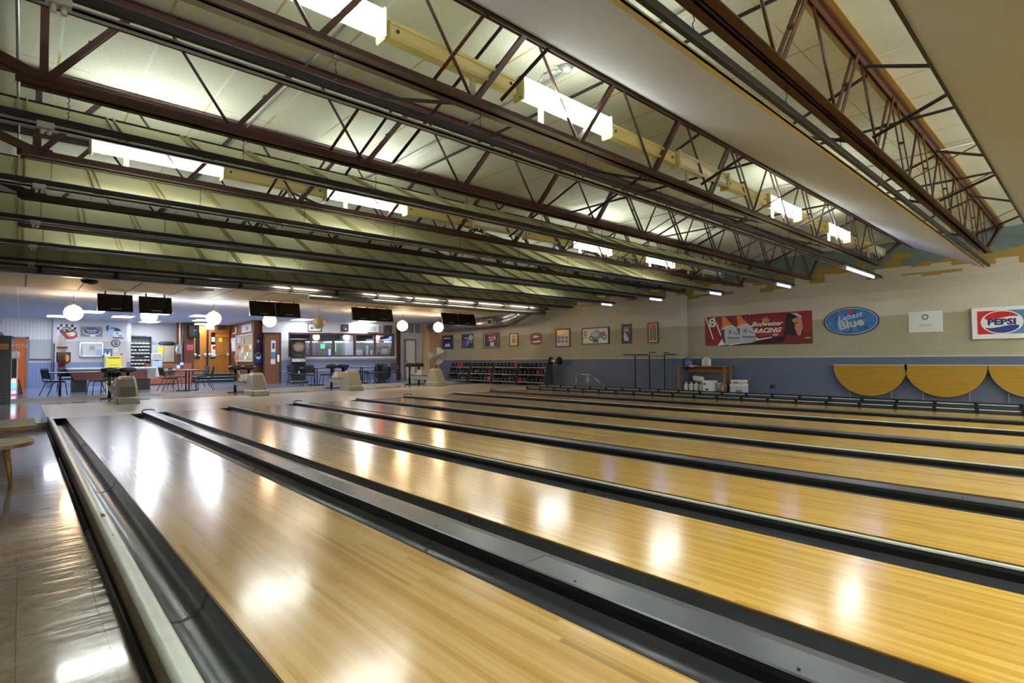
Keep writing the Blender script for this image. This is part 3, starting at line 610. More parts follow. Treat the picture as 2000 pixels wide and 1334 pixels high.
def channel(x, Y, label, z0=3.44):
    z1 = z0+0.14
    t = thing('lamp_channel', label, 'channel', (x, Y, z0), 0, 'cream channels joining the fluorescent lights')
    b = MB().m('cream'); b.prism([(Y-0.05, z0), (Y-0.055, z0+0.03), (Y-0.045, z0+0.035), (Y-0.045, z1-0.035), (Y-0.055, z1-0.03), (Y-0.05, z1), (Y+0.03, z1), (Y+0.03, z0)], x+0.028, x+1.262, 'yz'); b.build('channel_body', t, True)
    b = MB().m('darkgrey')
    for xx in (x+0.09, x+1.2): b.cyl((xx, Y-0.05, (z0+z1)/2), (xx, Y-0.058, (z0+z1)/2), 0.014, 10)
    b.build('knockout', t, True)
    b = MB().m('cream_light'); b.box(x+0.8, x+0.84, Y-0.01, Y+0.02, 3.235, z0+0.02); b.build('support_post', t, True)
rows = {0: ('behind the camera', 0.6, 1.3), 2: ('nearest row', 0.6, 1.3), 4: ('middle row', 0.50, 1.27), 6: ('far row', 0.45, 1.29)}
posn = ['first from the left', 'second', 'third', 'fourth', 'fifth', 'sixth', 'seventh', 'eighth', 'ninth', 'tenth', 'eleventh']
for r_, (rn, xs, st) in rows.items():
    Y = TY[r_]+0.07; cnt = 0
    for k in range(12):
        x = xs+st*k
        if k in (0, 2, 4, 6, 8, 10):
            lit = k not in (4, 10)
            if k == 10 and r_ == 4: lit = False
            lamp_unit(x, Y, lit, '%s fluorescent ceiling light, %s in the %s' % ('glowing' if lit else 'unlit', ['leftmost', 'second', 'third', 'fourth', 'fifth', 'rightmost'][k//2], rn + ' of lights' if 'row' in rn else 'row behind the camera'), 3.42 if r_ < 3 else (3.345 if r_ == 4 else 3.25)); cnt += 1
        elif k < 10:
            channel(x, Y, 'cream lamp channel, %s from the left in the %s' % (posn[k//2].split()[0], rn + ' of ceiling lights' if 'row' in rn else 'row behind the camera'), 3.44 if r_ < 3 else (3.365 if r_ == 4 else 3.27))
# violet tubes at the right ends of the black bars
for n, xa, xb in ((2, 11.9, 13.9), (3, 13.3, 14.2), (4, 13.6, 14.3), (5, 13.6, 14.3), (6, 13.7, 14.3)):
    t = thing('violet_tube_light', 'violet-white tube light at the right end of the hanging bar, %s' % {2: 'longest, above the oval sign', 3: 'above the red banner', 4: 'above the upright framed pictures', 5: 'above the wide framed picture', 6: 'farthest from the camera'}[n], 'tube light', (xa, TY[n]-0.02, 2.84), 0, 'violet tubes along the right wall')
    b = MB().m('uv_tube', True); b.cyl((xa+0.03, TY[n]-0.015, 2.845), (xb-0.03, TY[n]-0.015, 2.845), 0.017, 10); b.build('tube', t, True)
    b = MB().m('lightgrey'); b.box(xa, xb, TY[n]-0.04, TY[n]+0.01, 2.875, 2.903); b.box(xa, xa+0.03, TY[n]-0.04, TY[n]+0.01, 2.82, 2.88); b.box(xb-0.03, xb, TY[n]-0.04, TY[n]+0.01, 2.82, 2.88); b.build('holder', t, True)
# fill lamps added out of view behind the camera to brighten the hall
sbox('wall_behind_camera', 'lightwall', XL-0.2, XR2+0.2, YB-0.2, YB, -0.4, CZ+0.2)
for k in range(6):
    x = -1.2+2.9*k; t = thing('fill_lamp', 'added long twin tube fill lamp behind the camera, %s from the left' % ['first', 'second', 'third', 'fourth', 'fifth', 'sixth'][k], 'ceiling light', (x, -3.3, 3.0), 0, 'added fill lamps behind the camera')
    b = MB().m('reflector'); b.box(x, x+2.44, -3.42, -3.32, 2.95, 3.10); b.build('housing', t, True)
    for z in (2.92, 3.13): b = MB().m('fill_tube', True); b.cyl((x+0.04, -3.30, z), (x+2.40, -3.30, z), 0.02, 10); b.build('tube', t, True)
    b = MB().m('steel', True); b.cyl((x+0.4, -3.37, 3.1), (x+0.4, -3.37, CZ), 0.01, 6); b.cyl((x+2.0, -3.37, 3.1), (x+2.0, -3.37, CZ), 0.01, 6); b.build('hanger', t, True)
# conduits on the ceiling
def pipe(label, pts, r, m_='galv', name='conduit'):
    b = MB().m(m_, True); b.tube(pts, r, 8); return tag(b.build(name), label, 'conduit', None)
pipe('thin steel conduit running away along the ceiling above the left aisle', [(-0.06, -2, 3.98), (-0.06, 14.9, 3.98)], 0.014)
pipe('bright steel conduit crossing the ceiling above the first two lanes', [(2.03, 2.0, 4.03), (2.03, 8.5, 4.03), (2.0, 14.9, 4.03)], 0.013)
pipe('steel conduit along the ceiling above the third lane', [(4.05, 0.2, 4.03), (4.05, 14.9, 4.03)], 0.013)
pipe('steel conduit along the ceiling above the sixth lane', [(9.6, -1, 4.03), (9.6, 14.9, 4.03)], 0.012)
pipe('paired steel conduit near the smooth grey baffle', [(3.25, 0.6, 4.035), (3.25, 2.6, 4.035)], 0.012)
t = thing('junction_box', 'grey octagonal junction box with flexible conduit on ceiling', 'electrical box', (3.72, 2.95, 4.0)); jb = onz(1105, 134, 4.03); t.location = jb
b = MB().m('lightgrey'); b.lathe([(0, -0.02), (0.06, -0.02), (0.06, 0.03), (0.0, 0.03)], (jb.x, jb.y, 4.02), 8); b.build('box', t, True)
b = MB().m('galv', True); b.tube([(jb.x-0.05, jb.y, 3.99), (jb.x-0.11, jb.y+0.05, 4.0), (jb.x-0.17, jb.y+0.14, 3.97), (jb.x-0.18, jb.y+0.24, 3.88), (jb.x-0.12, 3.42, 3.62)], 0.012, 8); b.build('flex_conduit', t, True)
# ---------------------------------------------------------------- beam and tracks in front of the concourse
t = thing('track_beam', 'long brown beam with steel tracks hung before the concourse', 'beam', (XL, 14.7, 2.95))
b = MB().m('brown'); b.box(XL+0.02, 15.2, 14.84, 14.94, 3.10, 3.26); b.build('wood_beam', t, True)
b = MB().m('steel'); b.box(XL+0.02, 15.2, 14.72, 14.82, 3.07, 3.10); b.box(XL+0.02, 15.2, 14.70, 14.72, 3.045, 3.085); b.box(XL+0.02, 15.2, 14.74, 14.84, 3.0, 3.02); b.build('steel_track', t, True)
b = MB().m('galv'); b.box(XL+0.02, 15.2, 14.78, 14.93, 2.955, 2.975); b.build('lower_track', t, True)
for k in range(12):
    b = MB().m('black_trim'); b.box(0.22+1.28*k, 0.30+1.28*k, 14.68, 14.84, 2.99, 3.14); b.build('bracket', t, True)
for k, (x, n_) in enumerate(((5.0, 'leftmost'), (7.6, 'second'), (9.1, 'third'), (10.6, 'fourth'), (12.1, 'fifth'), (13.6, 'rightmost'))):
    t = thing('strip_light', 'slim warm strip light above the steel track, %s of six' % n_, 'strip light', (x, 14.45, 3.14), 0, 'strip lights over the track beam')
    b = MB().m('cream'); b.box(x, x+1.22, 14.42, 14.48, 3.15, 3.20); b.box(x+0.2, x+0.22, 14.44, 14.46, 3.2, CZ); b.box(x+1.0, x+1.02, 14.44, 14.46, 3.2, CZ); b.build('housing', t, True)
    b = MB().m('strip_tube', True); b.cyl((x+0.03, 14.45, 3.13), (x+1.19, 14.45, 3.13), 0.016, 8); b.build('tube', t, True)
# ducts
t = thing('air_duct', 'round silver duct running under the soffit then along right wall', 'duct', (15.2, 14.75, 2.8))
b = MB().m('duct', True); b.tube([(5.8, 14.62, 2.87), (15.1, 14.62, 2.87)], 0.08, 14); b.build('cross_run', t, True)
pts = [(15.2, 14.75, 3.22), (15.22, 15.2, 3.18), (15.27, 15.7, 3.08), (15.34, 16.2, 2.95), (15.41, 16.7, 2.82), (15.45, 17.3, 2.735)]
b = MB().m('duct', True)
for a_, c_ in zip(pts, pts[1:]): b.cyl(a_, c_, 0.235, 20, cap=False); b.cyl(c_, Vector(c_)+(Vector(c_)-Vector(a_)).normalized()*0.02, 0.243, 20)
b.build('elbow', t, True)
b = MB().m('duct', True); b.cyl((15.45, 17.25, 2.735), (15.42, 23.0, 2.72), 0.235, 22)
for k in range(16): b.lathe([(0.237, 0), (0.243, 0.012), (0.237, 0.024)], (15.45, 17.4+0.36*k, 2.733), 22, 'y')
b.build('long_run', t, True)
for y_ in (17.9, 21.6):
    b = MB().m('lightgrey'); b.box(15.17, 15.25, y_, y_+0.34, 2.62, 2.86); b.m('black'); b.box(15.16, 15.17, y_+0.04, y_+0.30, 2.65, 2.83); b.build('register', t, True)
for k, (u, v) in enumerate(((392, 566), (612, 581), (820, 597), (955, 605))):
    p = onz(u, v, 2.97); b = MB().m('lightgrey'); b.box(p.x-0.26, p.x+0.26, p.y-0.2, p.y+0.2, 2.93, 2.972, 0.01); b.m('darkgrey'); b.box(p.x-0.2, p.x+0.2, p.y-0.15, p.y+0.15, 2.926, 2.93)
    tag(b.build('soffit_vent'), 'square grey vent in the cream soffit, %s from the left' % ['first', 'second', 'third', 'fourth'][k], 'vent', 'vents in the soffit')
p = onz(176, 548, 2.96)
b = MB().m('black', True); b.lathe([(0.17, 0), (0.16, -0.03), (0.12, -0.07), (0.0, -0.09)], (p.x, p.y, 2.955), 20); tag(b.build('dome_speaker'), 'black dome fixture under the left part of soffit', 'dome')
# ================================================================ THINGS ON THE RIGHT WALL
def rw(u0, v0, u1, v1, near=False):
    """centre, width, height of a wall thing given opposite corners in the photo; near = the recessed nearer wall"""
    X = (XR2 if near else XR)-0.004
    a, b_, c_, d_ = onX(u0, v0, X), onX(u1, v1, X), onX(u0, v1, X), onX(u1, v0, X)
    y0, y1 = (a.y+c_.y)/2, (b_.y+d_.y)/2; zt, zb = (a.z+d_.z)/2, (b_.z+c_.z)/2
    return Vector((X, (y0+y1)/2, (zt+zb)/2)), abs(y0-y1), abs(zt-zb)
def bw(u0, v0, u1, v1, Y):
    a, b_, c_, d_ = onY(u0, v0, Y), onY(u1, v1, Y), onY(u0, v1, Y), onY(u1, v0, Y)
    x0, x1 = (a.x+c_.x)/2, (b_.x+d_.x)/2; zt, zb = (a.z+d_.z)/2, (b_.z+c_.z)/2
    return Vector(((x0+x1)/2, Y, (zt+zb)/2)), abs(x1-x0), abs(zt-zb)
def picture(label, pos, w, h, rz, frame, matte, art, fw=0.03, depth=0.03, cat='picture', name='framed_picture', group=None, glass=False):
    """things on a wall: the origin is the bottom centre; art = list of (material, polygon in -1..1 coordinates)"""
    t = thing(name, label, cat, (pos.x, pos.y, pos.z-h/2), rz, group)
    if frame:
        b = MB().m(frame); b.box(-w/2, w/2, -depth, 0, 0, fw); b.box(-w/2, w/2, -depth, 0, h-fw, h); b.box(-w/2, -w/2+fw, -depth, 0, fw, h-fw); b.box(w/2-fw, w/2, -depth, 0, fw, h-fw); b.build('frame', t)
    iw, ih = (w/2-(fw if frame else 0)), (h/2-(fw if frame else 0))
    b = MB().m(matte); b.box(-iw, iw, -depth*0.6, -0.001, h/2-ih, h/2+ih)
    for k, (mm, pl) in enumerate(art):
        b.m(mm); y = -depth*0.6-0.0008*(k+1)
        b.poly([(px_*iw, y, h/2+py_*ih) for px_, py_ in pl])
    b.build('print', t)
    return t
def rect(a, b_, c_, d_): return [(a, b_), (c_, b_), (c_, d_), (a, d_)]
def ell(cx, cy, rx, ry, n=24, a0=0, a1=2*PI): return [(cx+rx*math.cos(a0+(a1-a0)*k/n), cy+ry*math.sin(a0+(a1-a0)*k/n)) for k in range(n+(0 if abs(a1-a0) > 6.2 else 1))]
R = -PI/2
# nine framed things from far to near
p, w_, h_ = rw(864, 655, 885, 682); t = picture('small red framed poster, farthest picture along the right wall', p, w_, h_, R, 'maroon', 'purple', [('darkred', rect(-1, 0.5, 1, 1)), ('paper', rect(-.8, .55, .6, .68)), ('deepblue', rect(-.8, -.9, .8, .4)), ('paleblue', [(-.6, -.7), (-.2, -.1), (.1, -.5), (.3, .0), (.6, -.7)]), ('white', rect(.1, -.7, .3, -.3))])
text('lettering', 'Budweiser', h_*0.11, 'paper', t, 0, h_*0.80, -0.024)
p, w_, h_ = rw(902, 652, 925, 681); picture('framed blue and purple poster of a parked car, second farthest', p, w_, h_, R, 'gold', 'deepblue', [('purple', [(-.9, -.9), (-.9, .1), (-.3, .3), (.1, -.9)]), ('paleblue', ell(.6, .5, .4, .4)), ('paper', rect(-.5, .4, .3, .55)), ('darkred', rect(-.2, .5, .3, .8)), ('lightgrey', [(-.1, -.6), (.0, .3), (.2, .1), (.1, -.6)]), ('skyblue', rect(.1, -.3, .9, 0))])
p, w_, h_ = rw(945, 650, 975, 680); t = picture('dark framed picture with red and white stripes and bottles', p, w_, h_, R, 'maroon', 'lightgrey', [('darkgrey', rect(-.9, -.9, .9, .9)), ('red', [(-.4, .9), (.4, .9), (.3, -.2), (-.3, -.2)]), ('paper', rect(-.35, .35, .35, .5)), ('paper', rect(-.3, 0, .3, .15)), ('paper', rect(-.1, -.8, .4, -.25)), ('maroon', ell(-.65, -.2, .2, .6)), ('purple', ell(.7, -.2, .2, .6)), ('white', [(.5, .8), (.65, .2), (.45, .0), (.4, .5)])])
p, w_, h_ = rw(996, 651, 1012, 676); picture('narrow framed print of an amber beer glass on white', p, w_, h_, R, 'darkgrey', 'paper', [('amber', rect(-.5, -.6, .5, .2)), ('yellow', rect(.5, -.95, .9, 0)), ('yellow', rect(-.9, -.95, .9, -.7)), ('darkgrey', ell(0, .55, .35, .2)), ('paper', ell(0, .55, .2, .1))])
# wavy red sign
p, w_, h_ = rw(1036, 650, 1059, 674); t = thing('tin_sign', 'red frameless sign with white script and wavy edges', 'sign', (p.x, p.y, p.z-h_/2), R)
b = MB().m('darkred'); ol = []
for k in range(32):
    a = 2*PI*k/32; c_, s_ = math.cos(a), math.sin(a); q = 1/max(abs(c_), abs(s_)); q *= 1-0.07*math.cos(4*a+PI)-0.07; ol.append((c_*q*w_/2, h_/2+s_*q*h_/2))
b.prism(ol, -0.012, 0, 'xz'); b.build('plate', t)
b = MB().m('paper'); b.poly([(-w_*.33, -0.014, h_*.62), (-w_*.1, -0.014, h_*.8), (w_*.3, -0.014, h_*.7), (w_*.05, -0.014, h_*.6)]); b.m('black'); b.poly([(-w_*.3, -0.0145, h_*.35), (0, -0.0145, h_*.6), (w_*.1, -0.0145, h_*.5), (-w_*.1, -0.0145, h_*.36)]); b.m('paper'); b.poly([(-w_*.3, -0.015, h_*.2), (w_*.35, -0.015, h_*.25), (w_*.35, -0.015, h_*.36), (-w_*.3, -0.015, h_*.3)]); b.build('artwork', t)
p, w_, h_ = rw(1086, 642, 1114, 678); picture('brown framed chart with six small photos in two rows', p, w_, h_, R, 'brown', 'paper', [('gold', [(-1, .5), (-1, 1), (.9, 1), (.5, .55), (-.2, .4)])] + [('grey', rect(-.9+.63*i, -.15-.45*j, -.4+.63*i, .2-.45*j)) for i in range(3) for j in range(2)] + [('labelgrey', rect(-.2, -.95, .9, -.68))], fw=0.05)
p, w_, h_ = rw(1137, 639.5, 1190, 672.5); t = picture('wide black framed picture of an old delivery truck', p, w_, h_, R, 'black', 'lightgrey', [('paper', rect(-.95, -.95, .95, .9)), ('grey', [(-.3, -.5), (-.3, .4), (.0, .7), (.3, .8), (.3, -.6)]), ('labelgrey', rect(-.25, -.1, .25, .5)), ('darkgrey', ell(-.3, -.3, .14, .35)), ('paper', ell(-.3, -.3, .07, .18)), ('darkgrey', [(-.2, -.85), (.25, -.9), (.2, -.5), (-.15, -.5)]), ('darkgrey', ell(-.75, .35, .12, .4)), ('paper', ell(-.73, .38, .07, .28)), ('grey', rect(-.95, -.3, -.5, -.2)), ('skyblue', rect(.32, -.3, .55, .5)), ('pink', ell(.68, .3, .14, .3)), ('deepblue', ell(.72, -.2, .16, .38)), ('paper', ell(.72, -.2, .09, .2))], fw=0.035)
p, w_, h_ = rw(1215, 633, 1233, 671); picture('tall narrow brown framed picture, left of the two nearest upright ones', p, w_, h_, R, 'brown', 'darkgrey', [('grey', rect(-.7, .2, .7, .8)), ('paleblue', [(-.7, -.5), (-.6, .3), (.2, -.2), (.1, -.8), (-.6, -.8)]), ('lightgrey', rect(-.6, .35, .6, .5)), ('labelgrey', ell(.3, -.6, .3, .25))], fw=0.04, group=None)
p, w_, h_ = rw(1266, 630, 1286, 670); picture('tall narrow black and gold framed picture with red emblem on top', p, w_, h_, R, 'black', 'gold', [('black', rect(-.75, -.8, .75, .85)), ('grey', rect(-.6, -.7, .6, .8)), ('orange', ell(0, .72, .6, .2)), ('red', ell(0, .72, .35, .12)), ('tan', [(-.3, -.2), (.4, .4), (.5, .3), (-.1, -.35)]), ('black', ell(.0, -.5, .4, .25)), ('white', ell(.0, -.55, .12, .2))], fw=0.035)
# banner
p, w_, h_ = rw(1377.5, 613.5, 1587, 673.5, True)
t = thing('banner', 'long red vinyl racing banner with two beer bottles and driver', 'banner', (p.x, p.y, p.z-h_/2), R)
b = MB(); nx_ = 60
b.m('banner_red', True); W2 = w_/2
vs = []; 
for i in range(nx_+1):
    x = -W2+w_*i/nx_
    for j in range(9):
        z = h_*j/8; vs.append((x, -0.010-0.006*math.sin(x*9+z*5)*(0.4 if i < 45 else 1.4)-0.004*math.sin(x*23), z))
b.add(vs, [(i*9+j, i*9+j+1, (i+1)*9+j+1, (i+1)*9+j) for i in range(nx_) for j in range(8)]); b.build('vinyl', t)
def U(u, v): return (-W2+w_*(u-140)/(1895-140), h_*(1-(v-(250-(u-140)*0.056))/(715-250+(u-140)*0.0375)))
def shape(b, m_, pts, y): b.m(m_, False); b.poly([(U(u, v)[0], y, U(u, v)[1]) for u, v in pts])
b = MB()
shape(b, 'cream_light', [(150, 258), (175, 256), (300, 600), (285, 612)], -0.022); shape(b, 'cream_light', [(300, 245), (325, 243), (435, 520), (430, 560)], -0.022)
shape(b, 'black', [(360, 715), (620, 716), (1500, 660), (1470, 560), (1180, 600), (640, 668)], -0.022)
shape(b, 'paper', [(365, 712), (470, 580), (1010, 570), (1130, 612), (640, 690)], -0.023); shape(b, 'paper', [(560, 714), (1300, 585), (1280, 572), (640, 672)], -0.024)
shape(b, 'black', [(1470, 600), (1530, 200), (1600, 185), (1740, 240), (1760, 480), (1720, 690), (1480, 690)], -0.0245)
shape(b, 'darkred', [(1440, 690), (1530, 520), (1640, 560), (1880, 480), (1890, 670)], -0.0252)
b.build('backdrop_shapes', t)
for k, dx in enumerate((0, 265)):
    b = MB(); s_ = 1.0 if k == 0 else 0.93; o_ = dx
    f_ = lambda q: [(u+o_, v-(0 if k == 0 else 18)) for u, v in q]
    y = -0.026-0.002*(1-k)
    shape(b, 'orange', f_([(425, 460), (470, 380), (455, 245), (530, 240), (560, 300), (640, 370), (700, 430), (560, 470)]), y)
    shape(b, 'labelgrey', f_([(440, 500), (470, 440), (560, 390), (640, 385), (710, 420), (760, 540), (795, 650), (700, 680), (520, 700), (455, 560)]), y-0.001)
    shape(b, 'darkgrey', f_([(440, 500), (470, 440), (500, 425), (500, 560), (520, 690), (470, 640)]), y-0.0014)
    shape(b, 'paper', f_([(470, 435), (560, 385), (640, 378), (705, 415), (700, 425), (640, 390), (560, 398), (475, 448)]), y-0.0018)
    b.m('grey'); cx, cz = U(*f_([(598, 490)])[0]); b.poly([(cx+a, y-0.002, cz+c) for a, c in ell(0, 0, 0.075, 0.075)]); b.m('labelgrey'); b.poly([(cx+a, y-0.0024, cz+c) for a, c in ell(0, 0, 0.055, 0.055)])
    b.m('darkgrey'); b.poly([(cx+a, y-0.0028, cz+c) for a, c in ell(0, 0, 0.03, 0.03)])
    shape(b, 'black', f_([(660, 490), (740, 530), (738, 540), (655, 502)]), y-0.002)
    for q in range(4): shape(b, 'grey', f_([(560, 620+q*16), (755+q*8, 606+q*14), (757+q*8, 611+q*14), (562, 625+q*16)]), y-0.002)
    bo = b.build('printed_bottle', t)
    cx, cz = U(*f_([(655, 585)])[0]); text('lettering', 'Budweiser', 0.085, 'black', t, cx, cz, y-0.003, 0.002, shear=0.4, rot=0.02, sx=1.15)
b = MB(); shape(b, 'skin', [(1600, 300), (1700, 250), (1745, 290), (1765, 420), (1730, 540), (1690, 560), (1640, 430), (1650, 380)], -0.0262)
shape(b, 'lightgrey', [(1560, 190), (1680, 188), (1750, 240), (1740, 280), (1650, 225), (1600, 200)], -0.027); shape(b, 'brown', [(1640, 350), (1690, 330), (1700, 345), (1650, 370)], -0.027)
b.build('printed_face', t)
cx, cz = U(280, 345); text('lettering', '8', 0.40, 'black', t, cx+0.012, cz-0.01, -0.0235, 0.022, sx=1.25, rot=-0.06); text('lettering', '8', 0.40, 'paper', t, cx, cz, -0.0245, 0.010, sx=1.3, rot=-0.06)
cx, cz = U(1205, 385); text('lettering', 'Budweiser', 0.19, 'cream_light', t, cx, cz+0.045, -0.0235, 0.004, shear=0.45, sx=1.12)
cx, cz = U(1210, 462); text('lettering', 'RACING', 0.18, 'cream_light', t, cx, cz-0.01, -0.0235, 0.006, shear=0.35, sx=1.2)
b = MB(); shape(b, 'cream_light', [(1000, 498), (1400, 494), (1400, 500), (1010, 506)], -0.023); b.build('lettering_underline', t); b = MB(); shape(b, 'gold', [(1150, 330), (1140, 260), (1165, 290), (1170, 235), (1195, 280), (1225, 222), (1235, 290), (1270, 265), (1250, 330)], -0.0235); b.build('crown_print', t); b = MB(); shape(b, 'paper', [(1300, 530), (1390, 526), (1390, 545), (1302, 549)], -0.023); b.build('small_print', t); b = MB(); shape(b, 'pink', [(1080, 538), (1270, 533), (1270, 539), (1080, 544)], -0.023); b.build('small_print', t); b = MB(); shape(b, 'paper', [(1790, 590), (1865, 582), (1865, 592), (1790, 600)], -0.027); b.build('small_print', t)
b = MB().m('chrome')
for uu in (150, 940, 1875):
    x, z = U(uu, 262-(uu-140)*0.056); b.cyl((x, -0.034, z), (x, 0, z), 0.014, 8)
b.build('grommet', t)
# oval sign
p, w_, h_ = rw(1610, 600, 1718, 655, True); t = thing('oval_sign', 'large blue oval beer sign with icy background', 'sign', (p.x, p.y, p.z-h_/2), R)
b = MB().m('deepblue'); b.prism([(a, c+h_/2) for a, c in ell(0, 0, w_/2, h_/2, 40)], -0.035, 0, 'xz'); b.build('backing', t)
mat('ice_blue', (0.20, 0.42, 0.62), 0.35, noise=0.55, nscale=7)
b = MB().m('paper'); b.poly([(a, -0.0365, c+h_/2) for a, c in ell(0, 0, w_/2*.95, h_/2*.93, 40)]); b.m('ice_blue'); b.poly([(a, -0.038, c+h_/2) for a, c in ell(0, 0, w_/2*.93, h_/2*.90, 40)]); b.build('face', t)
text('lettering', 'Blue', h_*0.40, 'labelgrey', t, 0.0, h_*0.40, -0.042, 0.012, sx=1.15, rot=-0.20, ext=0.002); text('lettering', 'Labatt', h_*0.26, 'paleblue', t, -0.03, h_*0.66, -0.042, 0.003, shear=0.3, rot=-0.20, sx=1.2)
b = MB().m('red'); b.prism([(a*1.0-0.02, c+h_*0.80) for a, c in [(-.10, 0), (-.04, .03), (-.03, .08), (.01, .05), (.05, .09), (.06, .03), (.11, .0), (.05, -.02), (.0, -.05), (-.05, -.03)]], -0.043, -0.039, 'xz'); b.build('maple_leaf', t)
b = MB().m('lightgrey'); b.bar((-w_*.22, -0.041, h_*.12), (w_*.2, -0.041, h_*.29), 0.006, 0.004); b.build('underline', t)
# mirror sign
p, w_, h_ = rw(1775, 608, 1841.5, 648.5, True); t = thing('mirror_sign', 'pale silvery mirror with small round crest, between the oval and soda signs', 'mirror', (p.x, p.y, p.z-h_/2), R)
mat('pale_mirror', (0.86, 0.88, 0.86), 0.3, metal=0.3)
b = MB().m('white'); b.box(-w_/2, w_/2, -0.02, 0, 0, h_); b.build('backing', t)
b = MB().m('pale_mirror'); b.box(-w_/2+.01, w_/2-.01, -0.026, -0.02, .01, h_-.01); b.m('lightgrey'); b.box(-w_/2+.06, w_/2-.06, -0.027, -0.0262, .06, .064); b.box(-w_/2+.06, w_/2-.06, -0.027, -0.0262, h_-.064, h_-.06); b.box(-w_/2+.06, -w_/2+.064, -0.027, -0.0262, .06, h_-.06); b.box(w_/2-.064, w_/2-.06, -0.027, -0.0262, .06, h_-.06); b.build('bevelled_glass', t)
b = MB().m('darkgrey'); b.lathe([(0.045, 0), (0.065, -0.002), (0.065, 0.0), (0.045, 0.002)], (0, -0.029, h_*.72), 20, 'y'); b.m('grey'); b.box(-.10, .10, -0.0285, -0.027, h_*.36, h_*.375); b.box(-.14, .14, -0.0285, -0.027, h_*.29, h_*.31); b.build('etched_crest', t)
# soda sign
p, w_, h_ = rw(1904, 600, 2014, 660.5, True); h_ = 0.74; t = thing('soda_sign', 'white framed square soda sign with red and blue wave circle', 'sign', (p.x, p.y+0.0, p.z-h_/2), R)
w_ = 1.06
b = MB().m('white'); b.box(-w_/2, w_/2, -0.09, 0, 0, h_, 0.012); b.m('lightgrey'); b.box(-w_/2+.04, w_/2-.04, -0.092, -0.09, .05, .054); b.box(-w_/2+.04, w_/2-.04, -0.092, -0.09, h_-.054, h_-.05); b.build('cabinet', t)
fx, fz0, fz1 = w_*0.40, h_*0.15, h_*0.88; zc = (fz0+fz1)/2; rx, rz_ = 0.365, (fz1-fz0)*0.50
b = MB().m('red'); b.box(-fx, 0, -0.094, -0.091, fz0, fz1); b.m('skyblue'); b.box(0, fx, -0.094, -0.091, fz0, fz1)
b.m('white'); b.poly([(a, -0.0955, c+zc) for a, c in ell(0, 0, rx, rz_, 40)]); b.build('panel', t)
rr, rq = rx*.92, rz_*.92
wave = lambda x, s_: zc+s_*rq*0.40+0.030*math.sin(x/rr*2.6)
b = MB().m('red'); xs_ = [(-0.86+1.72*k/24)*rr for k in range(25)]
b.poly([(x, -0.097, wave(x, 1)) for x in xs_] + [(x, -0.097, max(wave(x, 1)+0.001, zc+rq*math.sqrt(max(0, 1-(x/rr)**2)))) for x in reversed(xs_)]); b.build('red_wave', t)
b = MB().m('blue'); b.poly([(x, -0.097, wave(x, -1)) for x in xs_] + [(x, -0.097, min(wave(x, -1)-0.001, zc-rq*math.sqrt(max(0, 1-(x/rr)**2)))) for x in reversed(xs_)]); b.build('blue_wave', t)
text('lettering', 'PEPSI', 0.185, 'deepblue', t, 0, zc, -0.099, 0.008, sx=1.2)
# round topped folding tables on the wall
def fold_table(u0, u1, label, cut=None):
    a, c_ = onX(u0, 715, XR2-0.02), onX(u1, 715, XR2-0.02); w_ = abs(a.y-c_.y); r = w_/2
    zt = 0.86
    t = thing('folding_table', label, 'folding table', (XR2-0.03, (a.y+c_.y)/2, -0.05), R, 'round topped tables folded against the wall')
    b = MB().m('oak_top'); L = [(-r*math.cos(PI*k/40), zt+0.05-(r*0.96)*math.sin(PI*k/40)) for k in range(41)]
    b.prism(L, -0.13, -0.10, 'xz'); b.build('table_leaf', t)
    b = MB().m('brown'); 
    L2 = [(x*1.012, z-0.008) for x, z in L]; L2[0] = (L2[0][0], L[0][1]); L2[-1] = (L2[-1][0], L[-1][1]); b.prism(L2, -0.125, -0.105, 'xz'); b.build('leaf_edging', t)
    b = MB().m('lightgrey'); b.box(-r, r, -0.135, -0.05, zt+0.052, zt+0.075); b.build('top_rail', t)
    for s in (-0.56, 0.56):
        b = MB().m('grey', True); b.cyl((s*r, -0.06, 0.0), (s*r, -0.06, zt+0.05), 0.016, 8); b.build('leg', t)
    b = MB().m('darkgrey', True); b.cyl((-0.56*r+0.03, -0.05, 0.25), (0.56*r, -0.05, 0.25), 0.01, 6); b.build('crossbar', t)
fold_table(1631, 1774, 'half-round oak folding table against the wall, farthest of three')
fold_table(1769, 1930, 'half-round oak folding table against the wall, middle of three')
fold_table(1932, 2112, 'half-round oak folding table against the wall, cut by the photo edge')
# wooden stand with jugs in the corner of the recess
yA, yB = onX(1333, 725, XR2-0.2).y, onX(1425, 725, XR2-0.2).y
zsh = 0.80; zf = -0.05
t = thing('storage_stand', 'low wooden stand with open front holding cleaning jugs', 'shelf', (XR2-0.3, (yA+yB)/2, zf), 0)
b = MB().m('shelf_pine'); b.box(XR2-0.52, XR2-0.03, yB, yA, zsh, zsh+0.025); b.build('shelf_top', t, True)
for y in (yA-0.05, yB):
    for xx in (XR2-0.52, XR2-0.10): b = MB().m('shelf_pine'); b.box(xx, xx+0.045, y, y+0.05, zf, zsh); b.build('leg', t, True)
b = MB().m('shelf_pine'); b.box(XR2-0.08, XR2-0.05, yB+0.06, yA-0.06, zsh-0.2, zsh-0.02); b.build('back_rail', t, True); b = MB().m('shelf_pine'); b.box(XR2-0.5, XR2-0.05, yB+0.05, yA-0.05, 0.0, 0.025); b.build('lower_shelf', t, True)
